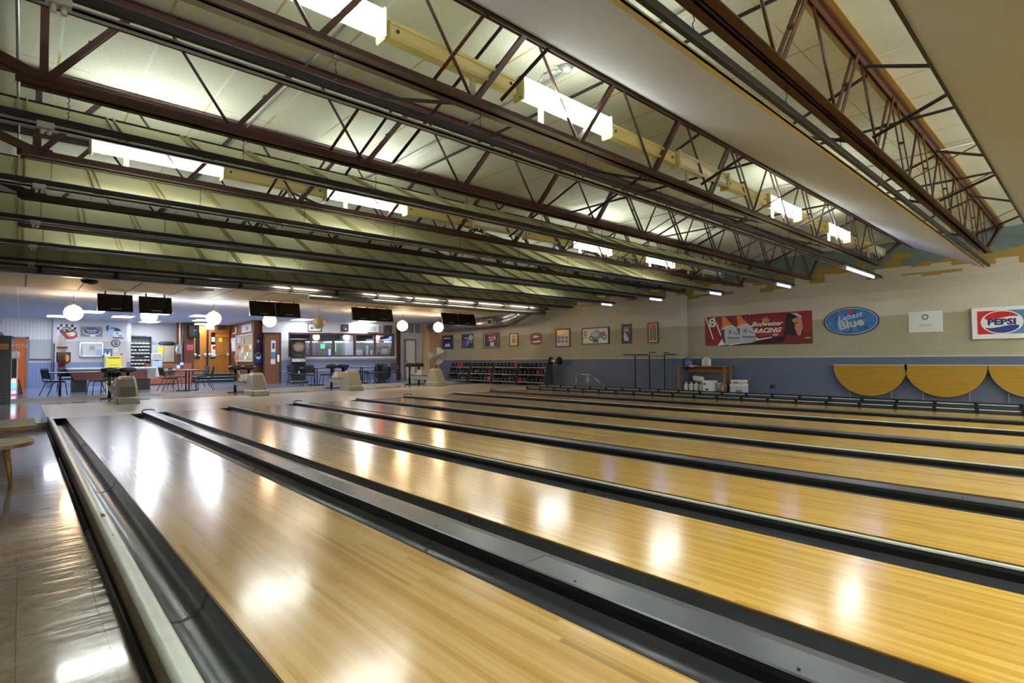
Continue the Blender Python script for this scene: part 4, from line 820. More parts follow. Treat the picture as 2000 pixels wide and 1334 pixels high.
def jug(label, x, y, z, m_='jug', s=1.0, tilt=None, cap='white', group='gallon jugs in the stand'):
    t = thing('jug', label, 'jug', (x, y, z), 0.2, group)
    b = MB().m(m_, True); pr = [(0.0, 0), (0.075, 0.004), (0.08, 0.02), (0.08, 0.16), (0.07, 0.19), (0.045, 0.225), (0.022, 0.24), (0.02, 0.262)]
    b.lathe([(r*s, h*s) for r, h in pr], (0, 0, 0), 8); b.build('body', t)
    b = MB().m(cap, True); b.cyl((0, 0, 0.256*s), (0, 0, 0.285*s), 0.024*s, 10); b.build('lid', t)
    b = MB().m(m_, True); b.tube([(0.0, -0.03*s, 0.235*s), (0.0, -0.085*s, 0.21*s), (0.0, -0.082*s, 0.12*s)], 0.011*s, 6); b.build('handle', t)
    return t
yj = lambda u: onX(u, 760, XR2-0.35).y
zi = 0.026
for k, (u, lb) in enumerate(((1340.5, 'pale yellow jug low in the stand, leftmost of the front row'), (1350.5, 'pale yellow jug low in the stand, second of the front row'), (1360.5, 'pale yellow jug low in the stand, third of the front row'), (1371, 'pale jug low in the stand, against the white carton'))): jug(lb, XR2-0.36, yj(u), zi, 'jug', 0.98)
jug('pale jug low in the stand beside the right post', XR2-0.36, yj(1414.5), zi, 'jug', 0.98)
# big plastic container lying on its side over the jugs
t = thing('plastic_container', 'white plastic container lying tilted on top of the jugs', 'container', (XR2-0.3, yj(1363), 0.33), 0)
b = MB().m('jug', True); q = Matrix.Rotation(math.radians(9), 3, 'X')
b.box(-0.10, 0.08, -0.16, 0.17, 0.0, 0.17, 0.03); b.v = [tuple(q @ Vector(v)) for v in b.v]; b.build('body', t)
b = MB().m('white', True); p0 = q @ Vector((0, 0.17, 0.10)); p1 = q @ Vector((0, 0.215, 0.10)); b.cyl(p0, p1, 0.03, 12); b.build('lid', t)
def carton(name, label, cat, x0, x1, y0, y1, z0, z1, m_, extra=None, rz=0):
    t = thing(name, label, cat, ((x0+x1)/2, (y0+y1)/2, z0), rz); b = MB().m(m_); w2, d2, hh = abs(x1-x0)/2, abs(y1-y0)/2, z1-z0
    b.box(-w2, w2, -d2, d2, 0, hh, 0.004); b.build('carton', t)
    b = MB().m('paper'); b.box(-w2-0.004, w2+0.004, -d2-0.004, d2+0.004, hh-0.04, hh+0.006); b.build('flap', t)
    if extra:
        b = MB(); 
        for mm, (a, c_, e, f_) in extra: b.m(mm); b.box(-w2-0.008, -w2, -a*d2, -e*d2, hh*c_, hh*f_)
        b.build('printed_label', t)
    return t
carton('cardboard_box', 'white carton with green mark in the middle of the stand', 'box', XR2-0.50, XR2-0.2, yj(1397), yj(1377), zi, zi+0.34, 'paper', [('green', (-.8, .6, -.4, .78)), ('blue', (-.5, .08, .1, .26))])
b = MB().m('labelgrey', True); y_ = yj(1402.5); b.lathe([(0, 0), (0.10, 0), (0.115, 0.27), (0.12, 0.275), (0.11, 0.26), (0.0, 0.255)], (XR2-0.26, y_, zi), 20); o = b.build('bucket'); tag(o, 'grey bucket in the stand between carton and right jug', 'bucket')
carton('cardboard_box', 'pale grey carton standing on the floor right of the stand', 'box', XR2-0.55, XR2-0.2, onX(1456, 770, XR2-0.4).y, onX(1430, 770, XR2-0.4).y, zf, zf+0.32, 'labelgrey', [('grey', (-.1, .1, .8, .5))])
carton('cardboard_box', 'flat tan-sided carton stacked on the pale grey carton', 'box', XR2-0.54, XR2-0.2, onX(1455, 770, XR2-0.4).y, onX(1432, 770, XR2-0.4).y, zf+0.327, zf+0.45, 'beige', [('grey', (-.5, .2, .2, .7))])
# things on top of the stand
zt = zsh+0.026
t = thing('water_jug', 'round blue plastic water jug on the stand top', 'jug', (XR2-0.26, yj(1341), zt), 0.3)
b = MB().m('bluejug', True); b.lathe([(0, 0), (0.11, 0.005), (0.125, 0.03), (0.125, 0.16), (0.11, 0.2), (0.07, 0.245), (0.03, 0.26), (0.028, 0.28)], (0, 0, 0), 18); b.build('body', t)
b = MB().m('jug'); b.box(-0.06, 0.06, -0.129, -0.12, 0.02, 0.16, 0.002); b.build('white_sticker', t)
b = MB().m('skyblue', True); b.cyl((0, 0, 0.275), (0, 0, 0.30), 0.034, 12); b.build('lid', t)
t = thing('milk_jug', 'white plastic jug with beige front on the stand top', 'jug', (XR2-0.27, yj(1378.5), zt), 0.0)
b = MB().m('white'); b.box(-0.10, 0.10, -0.115, 0.12, 0, 0.24, 0.02); b.m('beige'); b.box(-0.107, -0.1, -0.11, 0.04, 0.02, 0.22); b.build('body', t)
b = MB().m('white', True); b.cyl((0, 0.05, 0.235), (0, 0.05, 0.285), 0.03, 10); b.tube([(0, -0.09, 0.235), (0, -0.07, 0.28), (0, 0.0, 0.28), (0, 0.03, 0.25)], 0.012, 6); b.build('spout', t)
b = MB().m('paleblue', True); t = thing('cleaning_rag', 'crumpled blue and white rag hanging over the stand edge', 'rag', (XR2-0.45, yj(1358), zt))
rg_ = random.Random(3); nn = 10; vs = []
for i in range(nn+1):
    for j in range(nn+1):
        x = -0.10+0.2*j/nn; y = -0.12+0.24*i/nn; z = 0.02+0.02*rg_.random()
        if x < -0.06: z = -0.05*(1-abs(y)/0.12)+0.01*rg_.random(); x = -0.085
        vs.append((x+0.02*rg_.random()*(x > -0.06), y, z))
b.add(vs, [(i*(nn+1)+j, i*(nn+1)+j+1, (i+1)*(nn+1)+j+1, (i+1)*(nn+1)+j) for i in range(nn) for j in range(nn)]); b.m('blue'); b.ball((0.02, -0.03, 0.035), 0.03, 10, 6, (1, 1.6, 0.7)); b.build('cloth', t)
# outlet
p = onX(1509, 755, XR2-0.004); t = thing('wall_socket', 'small grey electrical socket low on the blue wall', 'socket', (p.x, p.y, p.z-0.05), R)
b = MB().m('darkgrey'); b.box(-0.06, 0.06, -0.05, 0, 0, 0.11, 0.008); b.build('box', t); b = MB().m('black'); b.box(-0.03, 0.03, -0.053, -0.05, 0.025, 0.05); b.box(-0.03, 0.03, -0.053, -0.05, 0.06, 0.085); b.build('outlet', t)
# garment rack
xg = XR-0.35; yg = lambda u: onX(u, 740, xg).y
t = thing('metal_rack', 'slim black metal rack with three posts by the right wall', 'rack', (xg, yg(1269), -0.05))
for u in (1241, 1269, 1298.5):
    b = MB().m('black_trim', True); b.cyl((xg, yg(u), -0.04), (xg, yg(u), 1.20), 0.020, 8); b.build('post', t, True)
    b = MB().m('black_trim'); b.box(xg-0.22, xg+0.22, yg(u)-0.03, yg(u)+0.03, -0.05, -0.02); b.build('base', t, True)
b = MB().m('steel', True); b.cyl((xg, yg(1241), 1.17), (xg, yg(1298.5), 1.17), 0.013, 8); b.build('top_rod', t, True)
for u0_, u1_, z_, r_ in ((1218, 1266, 1.22, 0.020), (1298.5, 1322, 1.22, 0.020), (1269, 1283, 1.29, 0.016), (1298.5, 1308, 1.28, 0.016)):
    b = MB().m('darkgrey', True); b.cyl((xg, yg(u0_), z_), (xg, yg(u1_), z_), r_, 8); b.build('arm', t, True)
for u in (1269, 1298.5):
    b = MB().m('black_trim', True); b.cyl((xg, yg(u), 1.15), (xg, yg(u), 1.30), 0.012, 6); b.build('arm_post', t, True)
for u in (1306, 1314, 1319):
    b = MB().m('black_trim', True); b.cyl((xg, yg(u), 1.2), (xg, yg(u-1), 0.0), 0.004, 5); b.build('hanging_wire', t, True)
# chrome stair rail
t = thing('handrail', 'small chrome handrail sloping down beside the right wall', 'handrail', (XR-0.5, onX(1140, 745, XR-0.5).y, -0.05))
yy = lambda u: onX(u, 745, XR-0.5).y
b = MB().m('chrome', True); x = XR-0.5; zt_ = 0.50
b.tube([(x, yy(1125.5), -0.05), (x, yy(1125.5), zt_-0.06), (x, yy(1127.5), zt_), (x, yy(1150), zt_)], 0.018, 10); b.build('front_loop', t, True)
b = MB().m('chrome', True); b.tube([(x, yy(1147), zt_-0.01), (x, yy(1147), -0.05)], 0.018, 10); b.tube([(x, yy(1149.5), zt_-0.01), (x, yy(1149.5), -0.05)], 0.018, 10); b.build('post', t, True)
b = MB().m('chrome', True); b.tube([(x, yy(1149), zt_), (x, yy(1155), zt_-0.03), (x, yy(1185), 0.02)], 0.018, 10); b.build('sloping_rail', t, True)
# reel on the wall
p = onX(1085, 705, XR-0.25); t = thing('cable_reel', 'empty black spool mounted on the wall right of the ball racks', 'reel', (XR-0.1, p.y, p.z-0.17), R)
b = MB().m('black', True)
for x0_, x1_ in ((-0.25, -0.21), (0.21, 0.27)):
    b = MB().m('black', True); b.lathe([(0.03, x0_), (0.16, x0_), (0.17, x0_+0.02), (0.155, x1_), (0.03, x1_)], (0, -0.18, 0.17), 22, 'x'); b.build('flange', t)
b = MB().m('grey', True); b.cyl((-0.22, -0.18, 0.17), (0.22, -0.18, 0.17), 0.085, 18); b.build('spool', t)
b = MB().m('chrome', True); b.cyl((0.0, -0.26, 0.17), (0.02, -0.275, 0.17), 0.03, 10); b.cyl((-0.05, -0.09, 0.17), (-0.05, 0.095, 0.17), 0.02, 8); b.build('bracket', t)
# ---------------------------------------------------------------- ball racks
XB = XR-0.42
def ball_rack(u0, u1, label, idx):
    ya, yb = onX(u0, 740, XB-0.25).y, onX(u1, 740, XB-0.25).y; W = ya-yb
    t = thing('ball_rack', label, 'ball rack', (XB, (ya+yb)/2, 0.0), R, 'bowling ball racks along the right wall')
    for s in (-1, 1):
        b = MB().m('darkgrey'); x = s*(W/2-0.015); b.prism([(-0.32, 0), (0.30, 0), (0.22, 0.92), (-0.10, 0.92)], x-0.012, x+0.012, 'yz'); b.build('side_frame', t)
    for k, z in enumerate((0.14, 0.45, 0.75)):
        yo = -0.20+0.07*k
        b = MB().m('grey'); b.box(-W/2+0.02, W/2-0.02, yo-0.09, yo-0.075, z-0.03, z+0.015); b.m('darkgrey'); b.box(-W/2+0.02, W/2-0.02, yo-0.075, yo+0.10, z-0.03, z-0.02); b.box(-W/2+0.02, W/2-0.02, yo+0.09, yo+0.10, z-0.03, z+0.015); b.build('ball_shelf', t)
    if idx == 3: b = MB().m('yellow'); b.box(W/2+0.001, W/2+0.006, -0.22, -0.18, 0.58, 0.66); b.build('yellow_tag', t)
    return ya, yb
racks = [(876, 914, 'farthest three-shelf bowling ball rack by the fan'), (917, 959, 'second farthest three-shelf bowling ball rack'), (962, 1008, 'third three-shelf bowling ball rack from the fan'), (1011, 1063, 'nearest three-shelf bowling ball rack, next to the wall spool')]
cols = {(0, 2): {2: 3, 3: 3}, (2, 2): {5: 3}, (3, 1): {4: 3}, (1, 0): {4: 4, 5: 5}, (3, 0): {0: 3, 1: 4}, (3, 2): {0: 1, 1: 8, 2: 8, 3: 8, 4: 7, 5: 7}, (0, 0): {4: 6}, (1, 1): {1: 6}, (2, 0): {4: 6}}
rown = ['bottom', 'middle', 'top']; rkn = ['farthest', 'second farthest', 'third', 'nearest']; cn = ['first from the left', 'second from the left', 'third from the left', 'fourth from the left', 'fifth from the left', 'sixth from the left', 'seventh from the left']
bcn = {0: 'black', 1: 'dark navy', 2: 'dark plum', 3: 'bright red', 4: 'blue', 5: 'orange', 6: 'grey', 7: 'teal', 8: 'dark green'}
bmesh_ = {}
for i, (u0, u1, lb) in enumerate(racks):
    ya, yb = ball_rack(u0, u1, lb, i); W = ya-yb-0.08
    nb = max(6, min(7, int(W/0.222)))
    for k, z in enumerate((0.14, 0.45, 0.75)):
        yo = -0.20+0.07*k
        for j in range(nb):
            ci = cols.get((i, k), {}).get(j, rnd.choice((0, 0, 0, 1, 2, 8)))
            y = ya-0.04-W*(j+0.5)/nb
            if ci not in bmesh_:
                t = thing('bowling_ball', '', 'bowling ball', (0, 0, 0)); b = MB().m('ball%d' % ci, True); b.ball((0, 0, 0.108), 0.108, 20, 12); b.build('shell', t)
                b = MB().m('lightgrey', True); b.cyl((-0.104, 0.02, 0.12), (-0.109, 0.02, 0.12), 0.014, 8); b.build('logo', t); bmesh_[ci] = t; q = t
                q.location = (XB+yo+0.0, y, z-0.02); q.rotation_euler = (0, 0, 0.15)
            else: q = dup(bmesh_[ci], (XB+yo, y, z-0.02), rnd.uniform(-0.4, 0.4))
            q['label'] = '%s bowling ball, %s on the %s shelf of the %s rack' % (bcn[ci], cn[j].replace(' from the left', ' from left'), rown[k], rkn[i]); q['group'] = 'bowling balls in the racks'
# pedestal fan
pf = onY(852, 692, 20.7); t = thing('pedestal_fan', 'large caged pedestal fan in the corner by the tan column', 'fan', (pf.x, 20.7, 0.0))
b = MB().m('black'); b.cyl((0, 0, 0), (0, 0, 0.05), 0.28, 20); b.build('base', t)
b = MB().m('darkgrey', True); b.cyl((0, 0, 0.05), (0, 0, pf.z-0.1), 0.025, 10); b.build('pole', t)
zc = pf.z-0.08; Rf = 0.47; ax = Vector((-0.55, -0.83, 0)).normalized(); sd = Vector((0.83, -0.55, 0)).normalized()
b = MB().m('steel', True)
for k in range(30):
    for s in (-1, 1):
        a = 2*PI*k/30; pts = []
        for q in range(6):
            r = Rf*q/5; bulge = 0.10*math.sqrt(max(0, 1-(r/Rf)**2))*s
            pts.append(Vector((0, 0, zc))+ax*bulge+sd*math.cos(a)*r+Vector((0, 0, math.sin(a)*r)))
        for p_, q_ in zip(pts, pts[1:]): b.cyl(p_, q_, 0.007, 4, cap=False)
for r in (Rf, Rf*0.66, Rf*0.35):
    for s in (-1, 1):
        bulge = 0.10*math.sqrt(max(0, 1-(r/Rf)**2))*s; pts = [Vector((0, 0, zc))+ax*bulge+sd*math.cos(2*PI*k/28)*r+Vector((0, 0, math.sin(2*PI*k/28)*r)) for k in range(29)]
        for p_, q_ in zip(pts, pts[1:]): b.cyl(p_, q_, 0.008 if r == Rf else 0.003, 5, cap=False)
b.build('cage', t)
for k in range(3):
    b = MB().m('lightgrey'); a0 = 2*PI*k/3+0.5; pl = []
    for q in range(9):
        a = a0+1.0*q/8; r = Rf*0.86; pl.append(Vector((0, 0, zc))+sd*math.cos(a)*r+Vector((0, 0, math.sin(a)*r))+ax*(0.05-0.1*q/8))
    c0 = Vector((0, 0, zc)); fc = [(0, q+1, q+2) for q in range(8)]; b.add([c0]+pl, fc); b.add([c0-ax*0.004]+[v-ax*0.004 for v in pl], fc); b.build('blade', t)
b = MB().m('darkgrey', True); c0 = Vector((0, 0, zc)); b.cyl(c0+ax*0.07, c0-ax*0.22, 0.07, 14); b.build('motor', t)
# ================================================================ THE CONCOURSE
class Wall:
    """a vertical wall through two ground points; finds the wall point behind a pixel"""
    def __init__(s, a, b): s.a = Vector((a[0], a[1], 0)); s.d = (Vector((b[0], b[1], 0))-s.a).normalized(); s.n = Vector((-s.d.y, s.d.x, 0)); s.rz = math.atan2(s.d.y, s.d.x)
    def at(s, u, v, off=0.0):
        r_ = ray(u, v); o = Vector((0, 0, H)); t_ = (s.a-s.n*off-o).dot(s.n)/r_.dot(s.n); return o+r_*t_
    def put(s, u0, v0, u1, v1, off=0.004):
        um, vm = (u0+u1)/2, (v0+v1)/2
        l, r_, t_, b_ = s.at(u0, vm, off), s.at(u1, vm, off), s.at(um, v0, off), s.at(um, v1, off)
        c = (l+r_)/2; c.z = (t_.z+b_.z)/2; return c, (r_-l).to_2d().length, t_.z-b_.z
def wallbox(name, a, b, th, z0, z1, m_, holes=()):
    a, b = Vector((*a, 0)), Vector((*b, 0)); d = (b-a); L = d.length; d.normalize(); n = Vector((-d.y, d.x, 0)); mb_ = MB().m(m_)
    def blk(s0, s1, q0, q1):
        if s1-s0 < 1e-3 or q1-q0 < 1e-3: return
        P = [a+d*s0, a+d*s1, a+d*s1+n*th, a+d*s0+n*th]; mb_.add([(p_.x, p_.y, z) for z in (q0, q1) for p_ in P], [(0,1,2,3), (4,5,6,7), (0,1,5,4), (1,2,6,5), (2,3,7,6), (3,0,4,7)])
    s = 0
    for (h0, h1, k0, k1) in holes: blk(s, h0, z0, z1); blk(h0, h1, z0, k0); blk(h0, h1, k1, z1); s = h1
    blk(s, L, z0, z1); return struct(name, mb_)
WM = Wall((-4, 30.3), (10, 30.3)); WP = Wall((-4, 30.0), (10, 30.0)); WA = Wall((-4, 31.3), (10, 31.3)); WD = Wall((-4, 31.0), (20, 31.0))
x103 = WP.at(103, 690).x; x248 = WP.at(247.5, 690).x; x345 = WP.at(345, 690).x; x358 = WP.at(358, 690).x; x376 = WP.at(377, 690).x; x449 = WD.at(449, 690).x
WB = Wall((0, 26.3), (10, 26.3)); pA = WB.at(495, 690); pB = WB.at(512.5, 690)
wallbox('wall_mens_room', (-3.7, 30.3), (x103, 30.3), 0.2, FZ, CC, 'grooved_panel')
wallbox('wall_posters', (x103, 30.0), (x248, 30.0), 0.4, FZ, CC, 'front_wall')
wallbox('wall_alcove', (x248-0.3, 31.3), (x358+0.3, 31.3), 0.2, FZ, CC, 'front_wall')
wallbox('wall_alcove_side', (x248, 31.3), (x248, 30.4), 0.2, FZ, CC, 'front_wall')
wallbox('wall_panelled_post', (x358, 29.8), (x376, 29.8), 1.3, FZ, CC, 'wood_panel')
wallbox('wall_entrance', (x376, 31.05), (x449+0.3, 31.05), 0.2, FZ, CC, 'wood_panel')
WV = Wall((x449, 31.0), (pA.x, pA.y)); wallbox('wall_bulletin', (x449, 31.0), (pA.x, pA.y), 0.15, FZ, CC, 'wood_panel')
wallbox('wall_panelled_pier', (pA.x, pA.y), (pB.x, pA.y), 0.5, FZ, CC, 'wood_panel')
q0 = Wall((0, 25.9), (10, 25.9)).at(512.5, 690); q1 = Wall((0, 24.3), (10, 24.3)).at(776, 690)
WW = Wall((q0.x, q0.y), (q1.x, q1.y)); L_ = (q1-q0).to_2d().length
sof = lambda u: (WW.at(u, 690)-WW.a).to_2d().length
zt_, zb_ = WW.at(660, 650.5).z, WW.at(660, 696.5).z; dz0 = WW.at(531, 649.5).z
h0, h1 = sof(563.5), sof(770.5)
wallbox('wall_bar_windows', (q0.x, q0.y), (q1.x, q1.y), 0.14, FZ, CC, 'front_wall', holes=((0.0, sof(549), FZ, dz0), (h0, h1, zb_, zt_)))
r0_, r1_ = Wall((0, 24.1), (20, 24.1)).at(779, 690), Wall((0, 24.1), (20, 24.1)).at(826, 690)
wallbox('wall_white_door', (q1.x, 24.2), (r1_.x, 24.2), 0.15, FZ, CC, 'lightwall')
wallbox('wall_column', (r1_.x, 23.5), (XR, 23.5), 0.9, FZ, CC, 'column')
# light wood door leaf in the window wall
def door_thing(label, wall, u0, v0, u1, v1, m_, frame_m, win=None, knob=None, off=0.0, zb=None, name='door'):
    c, w_, h_ = wall.put(u0, v0, u1, v1, off); z0 = FZ if zb is None else zb; h_ = wall.at((u0+u1)/2, v0, off).z-z0
    t = thing(name, label, 'door', (c.x, c.y, z0), wall.rz)
    b = MB().m(frame_m); fw = 0.07; b.box(-w_/2, -w_/2+fw, -0.03, 0.08, 0, h_); b.box(w_/2-fw, w_/2, -0.03, 0.08, 0, h_); b.box(-w_/2, w_/2, -0.03, 0.08, h_-fw, h_); b.build('door_frame', t)
    b = MB().m(m_); b.box(-w_/2+fw, w_/2-fw, 0.0, 0.045, 0.01, h_-fw); b.build('door_leaf', t)
    return t, w_, h_, c
t, w_, h_, c = door_thing('brown wooden door with narrow glass strip beside the bar windows', WW, 514, 650, 549, 746, 'door_walnut', 'maroon')
b = MB().m('skyblue'); b.box(-0.06, 0.13, -0.012, 0, h_*0.38, h_*0.86); b.build('glass_strip', t)
b = MB().m('paper'); b.box(-0.04, 0.13, -0.016, -0.012, h_*0.62, h_*0.84); b.box(-0.06, 0.13, -0.016, -0.012, h_*0.38, h_*0.48); b.m('blue'); b.box(-0.0, 0.10, -0.018, -0.016, h_*0.68, h_*0.8); b.build('paper_notice', t)
b = MB().m('chrome'); b.box(0.22, 0.31, -0.01, 0, h_*0.42, h_*0.56); b.build('pull_plate', t); b = MB().m('chrome', True); b.ball((0.28, -0.01, h_*0.62), 0.022, 10, 6); b.build('lock', t)
t, w_, h_, c = door_thing('orange wooden restroom door with white letters at far left', WM, 22, 658, 55.5, 757, 'door_orange', 'grey', off=0.05)
text('lettering', 'MEN', 0.24, 'beige', t, -0.02, h_*0.82, -0.035, 0.0, ext=0.004)
# white door with slatted transom
WE = Wall((0, 24.2), (20, 24.2))
t, w_, h_, c = door_thing('narrow white door left of the tan column', WE, 790.5, 662.5, 812.5, 745, 'white', 'grey', off=0.09)
b = MB().m('darkgrey', True); b.ball((-w_/2+0.12, -0.03, 0.95), 0.028, 10, 6); b.build('door_knob', t)
c, w_, h_ = WE.put(782, 627, 822, 652); t = thing('transom_grille', 'white framed grille of dark vertical slats above the white door', 'grille', (c.x, c.y, c.z-h_/2), 0)
b = MB().m('white'); b.box(-w_/2, w_/2, -0.04, 0, 0, 0.04); b.box(-w_/2, w_/2, -0.04, 0, h_-0.05, h_)
for k in range(4): x = -w_/2+(w_-0.05)*k/3; b.box(x, x+0.05, -0.04, 0, 0, h_)
b.build('frame', t)
b = MB().m('darkgrey')
for k in range(14): x = -w_/2+0.06+(w_-0.12)*k/13; b.box(x-0.012, x+0.012, -0.02, -0.004, 0.04, h_-0.05)
b.build('slats', t)
c, w_, h_ = WE.put(784, 679, 789, 690); t = thing('wall_notice', 'small grey notice left of the white door', 'notice', (c.x, c.y, c.z-h_/2), 0); b = MB().m('labelgrey'); b.box(-w_/2, w_/2, -0.01, 0, 0, h_*.4); b.box(-w_/2, w_/2, -0.01, 0, h_*.55, h_); b.build('notice_sheet', t)
c, w_, h_ = WE.put(773.5, 632, 780, 702); t = thing('wooden_post', 'dark wooden post between windows and white door', 'post', (c.x, c.y, FZ), 0); b = MB().m('brown'); b.box(-0.09, 0.09, -0.12, -0.005, 0, CC-FZ); b.build('post_body', t)
b = MB().m('cream_light', True); p = Wall((0, 23.5), (20, 23.5)).at(826, 636); b.ball((p.x+0.03, 23.40, p.z), 0.06, 12, 8, (1.4, 1, 0.7)); tag(b.build('wall_lamp'), 'tiny cream lamp high on the corner of the tan column', 'lamp')
# windows: dark frame, mullions, panes, sill
t = thing('bar_window', 'long dark framed window band looking into the bar', 'window', (WW.a.x, WW.a.y, 0), WW.rz); t['kind'] = 'structure'; t.name = 'window_1'
b = MB().m('maroon'); b.box(h0, h1, -0.02, 0.12, zt_-0.09, zt_); b.box(h0, h1, -0.02, 0.12, zb_, zb_+0.07); b.box(h0, h0+0.07, -0.02, 0.12, zb_, zt_); b.box(h1-0.09, h1, -0.02, 0.12, zb_, zt_)
mu = [sof(u) for u in (607.5, 651, 693.5, 732.5)]
for s_ in mu: b.box(s_-0.05, s_+0.05, -0.02, 0.12, zb_, zt_)
b.build('window_frame', t)
ed = [h0+0.07]+mu+[h1-0.09]
for a_, c_ in zip(ed, ed[1:]):
    b = MB().m('glass'); b.box(a_+0.05, c_-0.05, 0.05, 0.056, zb_+0.07, zt_-0.09); b.build('window_pane', t)
b = MB().m('lightwall'); b.box(h0-0.1, h1+0.1, -0.10, -0.001, zb_-0.10, zb_-0.005); b.build('window_sill', t)
b = MB().m('lightwall'); b.box(0, sof(775)-sof(550), -0.02, -0.001, 0, 0.03); b.build('trim_5').location = (WW.at(551, 715).x, WW.at(551, 715).y, 0.62); bpy.data.objects['trim_5'].rotation_euler = (0, 0, WW.rz); bpy.data.objects['trim_5']['kind'] = 'structure'
# the bar room beyond the glass
bx0, bx1 = x449+0.45, q1.x+2.6
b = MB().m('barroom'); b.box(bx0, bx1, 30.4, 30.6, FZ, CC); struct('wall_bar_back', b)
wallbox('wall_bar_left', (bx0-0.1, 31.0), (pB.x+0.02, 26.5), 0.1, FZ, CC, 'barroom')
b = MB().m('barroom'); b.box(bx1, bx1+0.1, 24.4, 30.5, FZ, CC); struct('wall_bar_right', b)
WI = Wall((0, 29.2), (20, 29.2))
def bar_thing(name, label, cat, u0, v0, u1, v1, m_, dep=0.6, trim=None, Y=29.2, floor=True):
    W_ = Wall((0, Y), (20, Y)); c, w_, h_ = W_.put(u0, v0, u1, v1, 0); z0 = FZ if floor else c.z-h_/2; zt = c.z+h_/2
    t = thing(name, label, cat, (c.x, Y+dep/2, z0)); b = MB().m(m_); b.box(-w_/2, w_/2, -dep/2, dep/2, 0, zt-z0, 0.01); b.build('body', t)
    if not floor: b = MB().m('darkgrey', True); b.cyl((-w_*0.3, 0, zt-z0), (-w_*0.3, 0, CC-z0), 0.01, 6); b.cyl((w_*0.3, 0, zt-z0), (w_*0.3, 0, CC-z0), 0.01, 6); b.build('hanger', t)
    if trim:
        b = MB()
        for mm, (a_, c_, e_, f_) in trim: b.m(mm); b.box(a_*w_/2, e_*w_/2, -dep/2-0.012, -dep/2-0.001, (zt-z0)-h_*(1-c_), (zt-z0)-h_*(1-f_))
        b.build('front_panel', t)
    return t
bar_thing('drinks_cooler', 'tall white drinks cooler seen through the third window pane', 'cooler', 674, 655, 690, 696, 'lightwall', 0.7, [('labelgrey', (-.8, .05, .8, .95))])
bar_thing('game_machine', 'dark game machine with green glow seen through the second pane', 'machine', 625, 668, 648, 696, 'darkgrey', 0.6, [('green_glow', (-.9, .55, -.2, .85)), ('blue_glow', (.45, .05, .8, .5))])
bar_thing('gaming_cabinet', 'dark cabinet with small green light behind the window, right of green machine', 'machine', 654, 664, 668, 696, 'darkgrey', 0.6, [('green_glow', (-.9, .3, -.7, .8)), ('brown', (-.4, .6, .6, .9))])
bar_thing('back_counter', 'white counter with drawers behind the fourth window pane', 'counter', 695, 683, 708, 696, 'lightwall', 0.6, [('grey', (-.9, .45, .9, .5))])
bar_thing('beverage_case', 'glass fronted case full of colourful cans behind the fourth pane', 'cooler', 713, 660, 731, 696, 'darkgrey', 0.6, [('paleblue', (-.8, .72, .9, .95)), ('purple', (.0, .4, .9, .68)), ('lightgrey', (-.8, .05, -.3, .6)), ('paper', (.1, .1, .5, .35)), ('skyblue', (.55, .05, .9, .35))])
bar_thing('beer_sign', 'red lit beer sign high behind the fifth window pane', 'sign', 735, 651, 749, 657, 'neon_red', 0.06, None, 27.0, False)
bar_thing('bar_lamp', 'long amber stained glass lamp behind the fifth window pane', 'lamp', 735, 669, 762, 677, 'amber', 0.3, [('orange', (-.9, .5, .9, .9))], 27.0, False)
bar_thing('coffee_station', 'small coffee counter behind the fifth window pane', 'counter', 735, 684, 762, 696, 'grey', 0.5, [('lightgrey', (-.2, .5, .5, 1.3)), ('darkgrey', (-.9, .2, -.4, .8))])
bar_thing('metal_locker', 'tall pale locker seen through the first window pane', 'locker', 611, 660, 617, 696, 'purple', 0.5)
# ceiling panels, globes
pan = [(34, 623.5), (114, 617), (180, 608.5), (240, 618), (312, 612), (292, 628), (393, 616.5), (397, 625), (395, 632.5), (590, 624), (712, 628)]
for k, (u, v) in enumerate(pan):
    p = onz(u, v, CC); t = thing('ceiling_panel_light', 'rectangular lit panel in the concourse ceiling, %s from the left' % ['first', 'second', 'third', 'fourth', 'sixth', 'fifth', 'seventh', 'ninth', 'eighth', 'tenth', 'eleventh'][k], 'ceiling light', (p.x, p.y, CC), 0, 'lit panels in the concourse ceiling')
    b = MB().m('panel_lit'); b.box(-0.34, 0.34, -0.56, 0.56, -0.012, -0.003); b.build('diffuser', t); b = MB().m('white'); b.box(-0.38, 0.38, -0.60, -0.56, -0.02, -0.002); b.box(-0.38, 0.38, 0.56, 0.60, -0.02, -0.002); b.box(-0.38, -0.34, -0.56, 0.56, -0.02, -0.002); b.box(0.34, 0.38, -0.56, 0.56, -0.02, -0.002); b.build('frame', t)
# unseen panel added over the bar to light the room behind the windows
for k, (x, y) in enumerate(((13.4, 28.2),)):
    t = thing('ceiling_panel_light', 'added unseen lit ceiling panel over %s' % ['the bar game machines', 'the bar counter', 'the back of the bar'][k], 'ceiling light', (x, y, CC), 0, 'lit panels in the concourse ceiling')
    b = MB().m('panel_lit'); b.box(-0.27, 0.27, -0.56, 0.56, -0.012, -0.003); b.build('diffuser', t)
gd = [(1.05, 'globe_lit', 'leftmost glowing warm globe lamp, below the left screens'), (2.79, 'globe_cool', 'second globe lamp from the left, glowing cool white'), (4.51, 'globe_cool', 'third globe lamp from the left, brightest cool white'), (6.22, 'globe_lit', 'fourth globe lamp, yellow, under the second pair of screens'), (7.93, 'globe_off', 'unlit beige globe lamp among the glowing ones'), (9.64, 'globe_lit', 'sixth globe lamp, warm, under the third pair of screens'), (11.36, 'globe_lit', 'seventh globe lamp, warm, in front of the slatted grille'), (13.11, 'globe_lit', 'rightmost warm globe lamp, in front of the silver duct')]
